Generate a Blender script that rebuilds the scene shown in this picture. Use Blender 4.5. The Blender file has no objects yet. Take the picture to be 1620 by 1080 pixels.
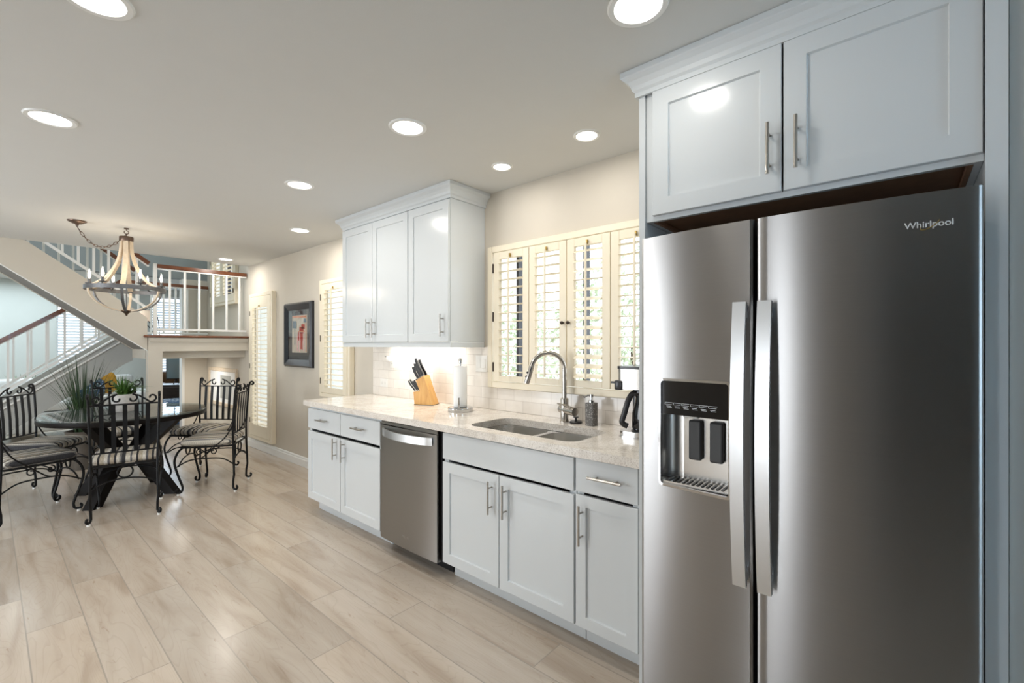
import bpy, bmesh, math, random
from mathutils import Vector, Matrix
random.seed(7)
PI = math.pi
S = bpy.context.scene
COL = S.collection

# ------------------------------------------------------------------ camera
CAMZ = 1.371
cd = bpy.data.cameras.new('camera'); cam = bpy.data.objects.new('camera', cd); COL.objects.link(cam)
cam.location = (0, 0, CAMZ)
cam.rotation_euler = (PI/2, 0, -math.atan2(830, 720))
cd.sensor_fit = 'HORIZONTAL'; cd.sensor_width = 36.0; cd.lens = 16.0
cd.shift_y = 5.0/1620.0
cd.clip_start = 0.02; cd.clip_end = 200
S.camera = cam

# ------------------------------------------------------------------ exposure
S.view_settings.view_transform = 'Standard'
S.view_settings.look = 'None'
S.view_settings.exposure = 0.38
S.view_settings.gamma = 1.0
S.view_settings.use_curve_mapping = False
S.cycles.use_denoising = True
S.cycles.max_bounces = 10
S.cycles.diffuse_bounces = 6
S.cycles.glossy_bounces = 5
S.cycles.transmission_bounces = 6
S.cycles.transparent_max_bounces = 16
S.cycles.sample_clamp_indirect = 8.0
S.cycles.caustics_reflective = False
S.cycles.caustics_refractive = False

# ------------------------------------------------------------------ sky, daylight and added fill lights
w = bpy.data.worlds.new('world'); S.world = w; w.use_nodes = True
bg = w.node_tree.nodes['Background']
bg.inputs[0].default_value = (0.86, 0.93, 1.0, 1); bg.inputs[1].default_value = 2.6

def area_light(name, loc, rot, sx, sy, power, color, shape='RECTANGLE', spread=PI, parent=None):
    d = bpy.data.lights.new(name, 'AREA'); d.shape = shape; d.size = sx
    if shape in ('RECTANGLE', 'ELLIPSE'): d.size_y = sy
    d.energy = power; d.color = color; d.spread = spread
    o = bpy.data.objects.new(name, d); COL.objects.link(o)
    o.location = loc; o.rotation_euler = rot
    if parent: o.parent = parent
    return o
# added fill lights at invented windows behind and left of the kitchen
area_light('fill_back', (0.4, -3.15, 1.45), (-PI/2, 0, 0), 2.2, 1.3, 185, (0.31, 0.64, 1.0))
area_light('fill_left', (-2.95, 4.75, 1.2), (0, -PI/2, 0), 2.0, 2.1, 58, (0.92, 0.96, 1.0))
area_light('fill_side', (-2.95, 1.05, 1.1), (0, -PI/2, 0), 2.0, 0.22, 16, (0.92, 0.96, 1.0))  # added for the bright strip reflected in the refrigerator door
# added fills over living room and stairwell; daylight behind the living room window
area_light('fill_living', (-0.6, 10.6, 2.5), (0, 0, 0), 3.6, 2.6, 84, (0.82, 0.94, 1.0))
area_light('daylight_window', (2.75, 12.7, 1.6), (-PI/2, 0, 0), 1.1, 1.9, 60, (0.62, 0.80, 1.0))
area_light('fill_loft', (0.9, 7.7, 5.0), (0, 0, 0), 2.4, 1.4, 40, (0.80, 0.92, 1.0))

# ------------------------------------------------------------------ materials
MATS = {}
def newmat(name):
    m = bpy.data.materials.new(name); m.use_nodes = True
    nt = m.node_tree
    return m, nt, nt.nodes['Principled BSDF']
def N(nt, t, **kw):
    n = nt.nodes.new(t)
    for k, v in kw.items(): setattr(n, k, v)
    return n
def mat(name, col, rough=0.5, metal=0.0, spec=0.5, var=0.0, vscale=8.0, bump=0.0, bscale=200.0, emit=None, estr=0.0, coat=0.0, aniso=0.0):
    m, nt, p = newmat(name)
    p.inputs['Base Color'].default_value = (*col, 1)
    p.inputs['Roughness'].default_value = rough
    p.inputs['Metallic'].default_value = metal
    p.inputs['Specular IOR Level'].default_value = spec
    p.inputs['Coat Weight'].default_value = coat
    p.inputs['Anisotropic'].default_value = aniso
    tc = N(nt, 'ShaderNodeTexCoord')
    if var > 0:
        no = N(nt, 'ShaderNodeTexNoise'); no.inputs['Scale'].default_value = vscale; no.inputs['Detail'].default_value = 4
        nt.links.new(tc.outputs['Object'], no.inputs['Vector'])
        mx = N(nt, 'ShaderNodeMix', data_type='RGBA')
        mx.inputs['A'].default_value = (*[c*(1-var) for c in col], 1)
        mx.inputs['B'].default_value = (*[min(1, c*(1+var)) for c in col], 1)
        nt.links.new(no.outputs['Fac'], mx.inputs['Factor'])
        nt.links.new(mx.outputs['Result'], p.inputs['Base Color'])
    if bump > 0:
        nb = N(nt, 'ShaderNodeTexNoise'); nb.inputs['Scale'].default_value = bscale; nb.inputs['Detail'].default_value = 2
        nt.links.new(tc.outputs['Object'], nb.inputs['Vector'])
        b = N(nt, 'ShaderNodeBump'); b.inputs['Strength'].default_value = bump; b.inputs['Distance'].default_value = 0.002
        nt.links.new(nb.outputs['Fac'], b.inputs['Height']); nt.links.new(b.outputs['Normal'], p.inputs['Normal'])
    if emit:
        p.inputs['Emission Color'].default_value = (*emit, 1); p.inputs['Emission Strength'].default_value = estr
    MATS[name] = m
    return m

mat('wall_paint', (0.60, 0.553, 0.475), 0.75, bump=0.15, bscale=350, var=0.02)
mat('cool_paint', (0.56, 0.60, 0.585), 0.75, bump=0.15, bscale=350, var=0.02)
mat('grey_paint', (0.40, 0.41, 0.395), 0.75, var=0.02)
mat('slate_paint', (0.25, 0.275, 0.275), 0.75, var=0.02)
mat('recess_dark', (0.05, 0.058, 0.068), 0.6, var=0.03)  # near black so the added recess darkens the refrigerator reflection
mat('soffit_shaded', (0.21, 0.195, 0.18), 0.8, bump=0.2)  # dark textured soffit, with shade under the flights put into its colour
mat('ceiling_paint', (0.63, 0.632, 0.615), 0.85, bump=0.12, bscale=300, var=0.015)
mat('white_trim', (0.78, 0.78, 0.76), 0.35, var=0.01)
mat('cabinet_white', (0.635, 0.665, 0.68), 0.17, var=0.01, vscale=3)
mat('cream_shutter', (0.80, 0.725, 0.575), 0.4, var=0.02, vscale=12)
mat('underside_brown', (0.27, 0.14, 0.075), 0.6, var=0.25, vscale=20)  # bare brown wood of the cabinet underside
mat('black_iron', (0.006, 0.006, 0.0065), 0.42, spec=0.22, var=0.2, vscale=60)
mat('black_plastic', (0.012, 0.012, 0.014), 0.28, var=0.1)
mat('black_gloss', (0.006, 0.006, 0.007), 0.06, var=0.1)
mat('dark_grey_plastic', (0.055, 0.058, 0.062), 0.35, var=0.1)
mat('espresso_wood', (0.006, 0.0045, 0.004), 0.42, spec=0.15, var=0.3, vscale=15)
mat('handle_nickel', (0.47, 0.44, 0.40), 0.28, metal=1.0, var=0.05, vscale=50)
mat('chrome', (0.58, 0.58, 0.585), 0.10, metal=1.0, var=0.02)
mat('faucet_nickel', (0.50, 0.475, 0.44), 0.22, metal=1.0, var=0.03)
mat('sink_steel', (0.78, 0.77, 0.75), 0.25, metal=1.0, var=0.05, vscale=40)
mat('satin_handle', (0.80, 0.82, 0.84), 0.33, metal=1.0, var=0.02, vscale=4)
mat('paper', (0.86, 0.87, 0.87), 0.9, bump=0.3, bscale=120, var=0.02)
mat('outlet_white', (0.78, 0.77, 0.74), 0.35, var=0.01)
mat('white_ceramic', (0.62, 0.60, 0.57), 0.35, var=0.25, vscale=45)
mat('terracotta_dark', (0.10, 0.085, 0.07), 0.5, var=0.3, vscale=20)
mat('leaf_dark', (0.020, 0.050, 0.016), 0.45, var=0.5, vscale=25)
mat('leaf_green', (0.055, 0.135, 0.020), 0.42, var=0.5, vscale=25)
mat('hedge_leaf', (0.58, 0.66, 0.50), 0.6, var=0.4, vscale=9)
mat('soil', (0.10, 0.06, 0.035), 0.9, var=0.4, vscale=60)
mat('bark', (0.12, 0.09, 0.07), 0.9, var=0.3, vscale=20)
mat('brown_metal', (0.16, 0.11, 0.085), 0.38, metal=0.8, var=0.25, vscale=40)
mat('weathered_iron', (0.17, 0.17, 0.175), 0.45, metal=0.6, var=0.3, vscale=50)
mat('pale_wood', (0.68, 0.57, 0.44), 0.55, var=0.22, vscale=35)
mat('bulb', (1, 1, 1), 0.1, emit=(1.0, 0.88, 0.70), estr=4.5)
mat('candle_sleeve', (0.80, 0.75, 0.66), 0.5, var=0.03)
mat('lamp_glow', (1, 1, 1), 0.5, emit=(1.0, 0.97, 0.92), estr=7.0)
mat('strip_glow', (1, 1, 1), 0.5, emit=(1.0, 0.95, 0.88), estr=6.0)
mat('black_frame', (0.018, 0.020, 0.026), 0.25, var=0.2, vscale=30)
mat('art_mat', (0.055, 0.060, 0.062), 0.4, var=0.3, vscale=20)
mat('art_paper', (0.52, 0.47, 0.38), 0.6, var=0.18, vscale=14)
mat('art_red', (0.42, 0.045, 0.03), 0.6, var=0.5, vscale=30)
mat('art_pink', (0.70, 0.42, 0.42), 0.6, var=0.3, vscale=30)
mat('art_blue', (0.12, 0.17, 0.21), 0.6, var=0.4, vscale=30)
mat('art_black', (0.015, 0.014, 0.016), 0.6, var=0.3, vscale=30)
mat('art_orange', (0.60, 0.24, 0.13), 0.6, var=0.3, vscale=30)
mat('sofa_cloth', (0.72, 0.74, 0.74), 0.9, bump=0.3, var=0.05)
mat('orange_cloth', (0.55, 0.17, 0.03), 0.9, var=0.6, vscale=18)
mat('yellow_cloth', (0.66, 0.34, 0.04), 0.9, var=0.5, vscale=18)
mat('brown_leather', (0.13, 0.065, 0.025), 0.5, var=0.3)
mat('lamp_shade', (0.78, 0.62, 0.48), 0.8, emit=(1.0, 0.80, 0.62), estr=0.35)
mat('fridge_side', (0.10, 0.105, 0.11), 0.45, var=0.05)
mat('badge_silver', (0.78, 0.79, 0.80), 0.4, metal=0.4, var=0.01)
mat('gold_trim', (0.70, 0.50, 0.16), 0.3, metal=1.0, var=0.02)
mat('brass', (0.42, 0.30, 0.10), 0.35, metal=1.0, var=0.05)
mat('hinge_bronze', (0.06, 0.045, 0.035), 0.4, metal=0.7, var=0.1)
mat('ground_pale', (0.62, 0.60, 0.57), 0.9, var=0.1)
mat('screen', (0.13, 0.17, 0.18), 0.12, var=0.05)
mat('print_white', (0.75, 0.78, 0.82), 0.4, var=0.01)
mat('blind_slat', (0.55, 0.58, 0.60), 0.6, var=0.02)
mat('curtain_white', (0.85, 0.88, 0.90), 0.7, var=0.02)

def wood_grain(name, c1, c2, scale=(1, 12, 12), rough=0.35, coat=0.0):
    m, nt, p = newmat(name)
    tc = N(nt, 'ShaderNodeTexCoord'); mp = N(nt, 'ShaderNodeMapping'); mp.inputs['Scale'].default_value = scale
    no = N(nt, 'ShaderNodeTexNoise'); no.inputs['Scale'].default_value = 4; no.inputs['Detail'].default_value = 6; no.inputs['Distortion'].default_value = 0.6
    r = N(nt, 'ShaderNodeValToRGB'); r.color_ramp.elements[0].color = (*c1, 1); r.color_ramp.elements[1].color = (*c2, 1)
    r.color_ramp.elements[0].position = 0.3; r.color_ramp.elements[1].position = 0.7
    nt.links.new(tc.outputs['Object'], mp.inputs['Vector']); nt.links.new(mp.outputs['Vector'], no.inputs['Vector'])
    nt.links.new(no.outputs['Fac'], r.inputs['Fac']); nt.links.new(r.outputs['Color'], p.inputs['Base Color'])
    p.inputs['Roughness'].default_value = rough; p.inputs['Coat Weight'].default_value = coat
    MATS[name] = m
wood_grain('rail_wood', (0.10, 0.028, 0.010), (0.21, 0.072, 0.026), (2, 25, 25), 0.3, 0.3)
wood_grain('block_wood', (0.60, 0.31, 0.09), (0.72, 0.42, 0.14), (14, 14, 2), 0.4)
wood_grain('dark_cabinet_wood', (0.012, 0.008, 0.007), (0.03, 0.018, 0.013), (2, 10, 10), 0.3)

def stainless(name, col, rough):
    m, nt, p = newmat(name)
    p.inputs['Metallic'].default_value = 1.0
    tc = N(nt, 'ShaderNodeTexCoord'); mp = N(nt, 'ShaderNodeMapping'); mp.inputs['Scale'].default_value = (3, 3, 900)
    no = N(nt, 'ShaderNodeTexNoise'); no.inputs['Scale'].default_value = 1.0; no.inputs['Detail'].default_value = 3
    nt.links.new(tc.outputs['Object'], mp.inputs['Vector']); nt.links.new(mp.outputs['Vector'], no.inputs['Vector'])
    mx = N(nt, 'ShaderNodeMix', data_type='RGBA')
    mx.inputs['A'].default_value = (*[c*0.95 for c in col], 1); mx.inputs['B'].default_value = (*[c*1.05 for c in col], 1)
    nt.links.new(no.outputs['Fac'], mx.inputs['Factor']); nt.links.new(mx.outputs['Result'], p.inputs['Base Color'])
    mr = N(nt, 'ShaderNodeMapRange'); mr.inputs['To Min'].default_value = rough-0.03; mr.inputs['To Max'].default_value = rough+0.03
    nt.links.new(no.outputs['Fac'], mr.inputs['Value']); nt.links.new(mr.outputs['Result'], p.inputs['Roughness'])
    p.inputs['Anisotropic'].default_value = 0.94
    tg = N(nt, 'ShaderNodeTangent', direction_type='RADIAL', axis='Z')
    nt.links.new(tg.outputs['Tangent'], p.inputs['Tangent'])
    p.inputs['Anisotropic Rotation'].default_value = 0.25
    MATS[name] = m
stainless('fridge_steel', (0.365, 0.36, 0.358), 0.32)
stainless('dishwasher_steel', (0.35, 0.33, 0.31), 0.33)

def glass(name, tint=(1, 1, 1), gloss=0.02):
    m = bpy.data.materials.new(name); m.use_nodes = True; nt = m.node_tree
    nt.nodes.remove(nt.nodes['Principled BSDF'])
    out = nt.nodes['Material Output']
    tr = N(nt, 'ShaderNodeBsdfTransparent'); tr.inputs[0].default_value = (*tint, 1)
    gl = N(nt, 'ShaderNodeBsdfGlossy'); gl.inputs['Roughness'].default_value = 0.02
    lw = N(nt, 'ShaderNodeLayerWeight'); lw.inputs['Blend'].default_value = 0.5
    pw = N(nt, 'ShaderNodeMath', operation='POWER'); pw.inputs[1].default_value = 5.0
    ma = N(nt, 'ShaderNodeMath', operation='MULTIPLY_ADD'); ma.inputs[1].default_value = 0.90; ma.inputs[2].default_value = gloss
    mx = N(nt, 'ShaderNodeMixShader')
    nt.links.new(lw.outputs['Facing'], pw.inputs[0]); nt.links.new(pw.outputs[0], ma.inputs[0]); nt.links.new(ma.outputs[0], mx.inputs[0])
    nt.links.new(tr.outputs[0], mx.inputs[1]); nt.links.new(gl.outputs[0], mx.inputs[2])
    nt.links.new(mx.outputs[0], out.inputs['Surface'])
    MATS[name] = m
glass('pane_glass'); glass('table_glass', (0.86, 0.92, 0.92), 0.12)

def floor_material():
    m, nt, p = newmat('floor_planks')
    L = nt.links.new
    tc = N(nt, 'ShaderNodeTexCoord')
    sep = N(nt, 'ShaderNodeSeparateXYZ'); L(tc.outputs['Object'], sep.inputs[0])
    ax = N(nt, 'ShaderNodeMath', operation='ADD'); ax.inputs[1].default_value = -0.12+4.0; L(sep.outputs['X'], ax.inputs[0])
    cmb = N(nt, 'ShaderNodeCombineXYZ'); L(sep.outputs['Y'], cmb.inputs['X']); L(ax.outputs[0], cmb.inputs['Y'])
    br = N(nt, 'ShaderNodeTexBrick'); L(cmb.outputs[0], br.inputs['Vector'])
    br.offset = 0.37; br.offset_frequency = 2; br.squash = 1
    br.inputs['Scale'].default_value = 1.0
    br.inputs['Mortar Size'].default_value = 0.0026; br.inputs['Mortar Smooth'].default_value = 0.1
    br.inputs['Brick Width'].default_value = 1.2; br.inputs['Row Height'].default_value = 0.2
    br.inputs['Color1'].default_value = (0, 0, 0, 1); br.inputs['Color2'].default_value = (1, 1, 1, 1); br.inputs['Mortar'].default_value = (0.5, 0.5, 0.5, 1)
    rw = N(nt, 'ShaderNodeMath', operation='MULTIPLY'); rw.inputs[1].default_value = 37.0; L(br.outputs['Color'], rw.inputs[0])
    # long grain
    mp = N(nt, 'ShaderNodeMapping'); mp.inputs['Scale'].default_value = (6.0, 0.8, 1); L(tc.outputs['Object'], mp.inputs['Vector'])
    n1 = N(nt, 'ShaderNodeTexNoise', noise_dimensions='4D'); n1.inputs['Scale'].default_value = 1.7; n1.inputs['Detail'].default_value = 8; n1.inputs['Distortion'].default_value = 0.9
    L(mp.outputs[0], n1.inputs['Vector']); L(rw.outputs[0], n1.inputs['W'])
    # fine cathedral lines
    n2 = N(nt, 'ShaderNodeTexNoise', noise_dimensions='4D'); n2.inputs['Scale'].default_value = 1.6; n2.inputs['Detail'].default_value = 1.5; n2.inputs['Distortion'].default_value = 0.4
    mp2 = N(nt, 'ShaderNodeMapping'); mp2.inputs['Scale'].default_value = (5.0, 0.75, 1); L(tc.outputs['Object'], mp2.inputs['Vector'])
    L(mp2.outputs[0], n2.inputs['Vector']); L(rw.outputs[0], n2.inputs['W'])
    ml = N(nt, 'ShaderNodeMath', operation='MULTIPLY'); ml.inputs[1].default_value = 26; L(n2.outputs['Fac'], ml.inputs[0])
    fr = N(nt, 'ShaderNodeMath', operation='FRACT'); L(ml.outputs[0], fr.inputs[0])
    lr = N(nt, 'ShaderNodeValToRGB'); lr.color_ramp.elements[0].position = 0.0; lr.color_ramp.elements[0].color = (0.80, 0.77, 0.74, 1)
    lr.color_ramp.elements[1].position = 0.22; lr.color_ramp.elements[1].color = (1, 1, 1, 1)
    L(fr.outputs[0], lr.inputs['Fac'])
    r1 = N(nt, 'ShaderNodeValToRGB'); e = r1.color_ramp.elements
    e[0].position = 0.30; e[0].color = (0.40, 0.33, 0.265, 1); e[1].position = 0.55; e[1].color = (0.535, 0.472, 0.405, 1)
    ee = e.new(0.45); ee.color = (0.50, 0.432, 0.362, 1); ee = e.new(0.75); ee.color = (0.575, 0.515, 0.448, 1)
    L(n1.outputs['Fac'], r1.inputs['Fac'])
    m1 = N(nt, 'ShaderNodeMix', data_type='RGBA', blend_type='MULTIPLY'); m1.inputs['Factor'].default_value = 0.40
    L(r1.outputs['Color'], m1.inputs['A']); L(lr.outputs['Color'], m1.inputs['B'])
    # plank tint
    r2 = N(nt, 'ShaderNodeValToRGB'); r2.color_ramp.elements[0].color = (0.87, 0.85, 0.83, 1); r2.color_ramp.elements[1].color = (1.06, 1.02, 0.98, 1)
    L(br.outputs['Color'], r2.inputs['Fac'])
    m2 = N(nt, 'ShaderNodeMix', data_type='RGBA', blend_type='MULTIPLY'); m2.inputs['Factor'].default_value = 1.0
    L(m1.outputs['Result'], m2.inputs['A']); L(r2.outputs['Color'], m2.inputs['B'])
    # knots
    vk = N(nt, 'ShaderNodeTexNoise', noise_dimensions='4D'); vk.inputs['Scale'].default_value = 5.0; vk.inputs['Detail'].default_value = 5; vk.inputs['Distortion'].default_value = 2.0
    L(mp2.outputs[0], vk.inputs['Vector']); L(rw.outputs[0], vk.inputs['W'])
    rk = N(nt, 'ShaderNodeValToRGB'); rk.color_ramp.elements[0].position = 0.66; rk.color_ramp.elements[0].color = (1, 1, 1, 1)
    rk.color_ramp.elements[1].position = 0.76; rk.color_ramp.elements[1].color = (0.62, 0.52, 0.44, 1)
    L(vk.outputs['Fac'], rk.inputs['Fac'])
    m3 = N(nt, 'ShaderNodeMix', data_type='RGBA', blend_type='MULTIPLY'); m3.inputs['Factor'].default_value = 0.8
    L(m2.outputs['Result'], m3.inputs['A']); L(rk.outputs['Color'], m3.inputs['B'])
    m4 = N(nt, 'ShaderNodeMix', data_type='RGBA'); m4.inputs['B'].default_value = (0.36, 0.315, 0.265, 1)
    L(br.outputs['Fac'], m4.inputs['Factor']); L(m3.outputs['Result'], m4.inputs['A'])
    L(m4.outputs['Result'], p.inputs['Base Color'])
    p.inputs['Roughness'].default_value = 0.22
    b = N(nt, 'ShaderNodeBump'); b.inputs['Strength'].default_value = 0.25; b.inputs['Distance'].default_value = 0.0015; b.invert = True
    L(br.outputs['Fac'], b.inputs['Height']); L(b.outputs['Normal'], p.inputs['Normal'])
    MATS['floor_planks'] = m
floor_material()

def tile_material():
    m, nt, p = newmat('subway_tile'); L = nt.links.new
    tc = N(nt, 'ShaderNodeTexCoord'); sep = N(nt, 'ShaderNodeSeparateXYZ'); L(tc.outputs['Object'], sep.inputs[0])
    ad = N(nt, 'ShaderNodeMath', operation='ADD'); ad.inputs[1].default_value = -0.915+4*0.076; L(sep.outputs['Z'], ad.inputs[0])
    cmb = N(nt, 'ShaderNodeCombineXYZ'); L(sep.outputs['Y'], cmb.inputs['X']); L(ad.outputs[0], cmb.inputs['Y'])
    br = N(nt, 'ShaderNodeTexBrick'); L(cmb.outputs[0], br.inputs['Vector'])
    br.inputs['Scale'].default_value = 1; br.inputs['Brick Width'].default_value = 0.154; br.inputs['Row Height'].default_value = 0.0765
    br.inputs['Mortar Size'].default_value = 0.0014; br.inputs['Mortar Smooth'].default_value = 0.3
    br.inputs['Color1'].default_value = (0.76, 0.715, 0.66, 1); br.inputs['Color2'].default_value = (0.85, 0.81, 0.755, 1)
    br.inputs['Mortar'].default_value = (0.58, 0.53, 0.48, 1)
    no = N(nt, 'ShaderNodeTexNoise'); no.inputs['Scale'].default_value = 22; L(tc.outputs['Object'], no.inputs['Vector'])
    mx = N(nt, 'ShaderNodeMix', data_type='RGBA', blend_type='MULTIPLY'); mx.inputs['Factor'].default_value = 1
    r = N(nt, 'ShaderNodeValToRGB'); r.color_ramp.elements[0].color = (0.93, 0.92, 0.91, 1); r.color_ramp.elements[1].color = (1.04, 1.04, 1.04, 1)
    L(no.outputs['Fac'], r.inputs['Fac']); L(br.outputs['Color'], mx.inputs['A']); L(r.outputs['Color'], mx.inputs['B'])
    L(mx.outputs['Result'], p.inputs['Base Color']); p.inputs['Roughness'].default_value = 0.12
    b = N(nt, 'ShaderNodeBump'); b.inputs['Strength'].default_value = 0.4; b.inputs['Distance'].default_value = 0.001; b.invert = True
    L(br.outputs['Fac'], b.inputs['Height']); L(b.outputs['Normal'], p.inputs['Normal'])
    MATS['subway_tile'] = m
tile_material()

def stone_material():
    m, nt, p = newmat('counter_stone'); L = nt.links.new
    tc = N(nt, 'ShaderNodeTexCoord')
    n1 = N(nt, 'ShaderNodeTexNoise'); n1.inputs['Scale'].default_value = 7; n1.inputs['Detail'].default_value = 8; n1.inputs['Distortion'].default_value = 1.2
    n2 = N(nt, 'ShaderNodeTexNoise'); n2.inputs['Scale'].default_value = 160; n2.inputs['Detail'].default_value = 3
    L(tc.outputs['Object'], n1.inputs['Vector']); L(tc.outputs['Object'], n2.inputs['Vector'])
    r1 = N(nt, 'ShaderNodeValToRGB'); r1.color_ramp.elements[0].position = 0.35; r1.color_ramp.elements[0].color = (0.70, 0.65, 0.59, 1)
    r1.color_ramp.elements[1].position = 0.6; r1.color_ramp.elements[1].color = (0.83, 0.79, 0.735, 1)
    r2 = N(nt, 'ShaderNodeValToRGB'); r2.color_ramp.elements[0].position = 0.30; r2.color_ramp.elements[0].color = (0.60, 0.55, 0.51, 1)
    r2.color_ramp.elements[1].position = 0.52; r2.color_ramp.elements[1].color = (1, 1, 1, 1)
    L(n1.outputs['Fac'], r1.inputs['Fac']); L(n2.outputs['Fac'], r2.inputs['Fac'])
    mx = N(nt, 'ShaderNodeMix', data_type='RGBA', blend_type='MULTIPLY'); mx.inputs['Factor'].default_value = 0.8
    L(r1.outputs['Color'], mx.inputs['A']); L(r2.outputs['Color'], mx.inputs['B']); L(mx.outputs['Result'], p.inputs['Base Color'])
    p.inputs['Roughness'].default_value = 0.09
    MATS['counter_stone'] = m
stone_material()

def stripe_material():
    m, nt, p = newmat('stripe_fabric'); L = nt.links.new
    tc = N(nt, 'ShaderNodeTexCoord'); sep = N(nt, 'ShaderNodeSeparateXYZ'); L(tc.outputs['Object'], sep.inputs[0])
    mr = N(nt, 'ShaderNodeMath', operation='MULTIPLY'); mr.inputs[1].default_value = 4.3; L(sep.outputs['X'], mr.inputs[0])
    a = N(nt, 'ShaderNodeMath', operation='ADD'); a.inputs[1].default_value = 10.1; L(mr.outputs[0], a.inputs[0])
    fr = N(nt, 'ShaderNodeMath', operation='FRACT'); L(a.outputs[0], fr.inputs[0])
    r = N(nt, 'ShaderNodeValToRGB'); r.color_ramp.interpolation = 'CONSTANT'
    cols = [(0, (0.035, 0.035, 0.04)), (0.10, (0.62, 0.58, 0.50)), (0.22, (0.16, 0.16, 0.17)), (0.27, (0.55, 0.50, 0.42)), (0.38, (0.025, 0.025, 0.03)),
            (0.44, (0.48, 0.42, 0.33)), (0.55, (0.66, 0.63, 0.57)), (0.64, (0.10, 0.10, 0.11)), (0.70, (0.42, 0.36, 0.28)), (0.80, (0.03, 0.03, 0.035)), (0.86, (0.60, 0.56, 0.49)), (0.94, (0.22, 0.21, 0.20))]
    e = r.color_ramp.elements
    e[0].position = 0; e[0].color = (*cols[0][1], 1); e[1].position = cols[1][0]; e[1].color = (*cols[1][1], 1)
    for pos, c in cols[2:]:
        x = e.new(pos); x.color = (*c, 1)
    L(fr.outputs[0], r.inputs['Fac'])
    wv = N(nt, 'ShaderNodeTexChecker'); wv.inputs['Scale'].default_value = 110; L(tc.outputs['Object'], wv.inputs['Vector'])
    wv.inputs['Color1'].default_value = (1, 1, 1, 1); wv.inputs['Color2'].default_value = (0.72, 0.72, 0.72, 1)
    mx = N(nt, 'ShaderNodeMix', data_type='RGBA', blend_type='MULTIPLY'); mx.inputs['Factor'].default_value = 0.8
    L(r.outputs['Color'], mx.inputs['A']); L(wv.outputs['Color'], mx.inputs['B']); L(mx.outputs['Result'], p.inputs['Base Color'])
    p.inputs['Roughness'].default_value = 0.9
    MATS['stripe_fabric'] = m
stripe_material()

def dots_material(name, c1, c2, scale):
    m, nt, p = newmat(name); L = nt.links.new
    tc = N(nt, 'ShaderNodeTexCoord'); v = N(nt, 'ShaderNodeTexVoronoi'); v.inputs['Scale'].default_value = scale
    L(tc.outputs['Object'], v.inputs['Vector'])
    r = N(nt, 'ShaderNodeValToRGB'); r.color_ramp.elements[0].color = (*c1, 1); r.color_ramp.elements[0].position = 0.30
    r.color_ramp.elements[1].color = (*c2, 1); r.color_ramp.elements[1].position = 0.38
    L(v.outputs['Distance'], r.inputs['Fac']); L(r.outputs['Color'], p.inputs['Base Color']); p.inputs['Roughness'].default_value = 0.8
    MATS[name] = m
dots_material('blue_white_cloth', (0.75, 0.80, 0.84), (0.05, 0.10, 0.19), 22)
dots_material('soap_ceramic', (0.36, 0.35, 0.34), (0.14, 0.135, 0.13), 120)

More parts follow.
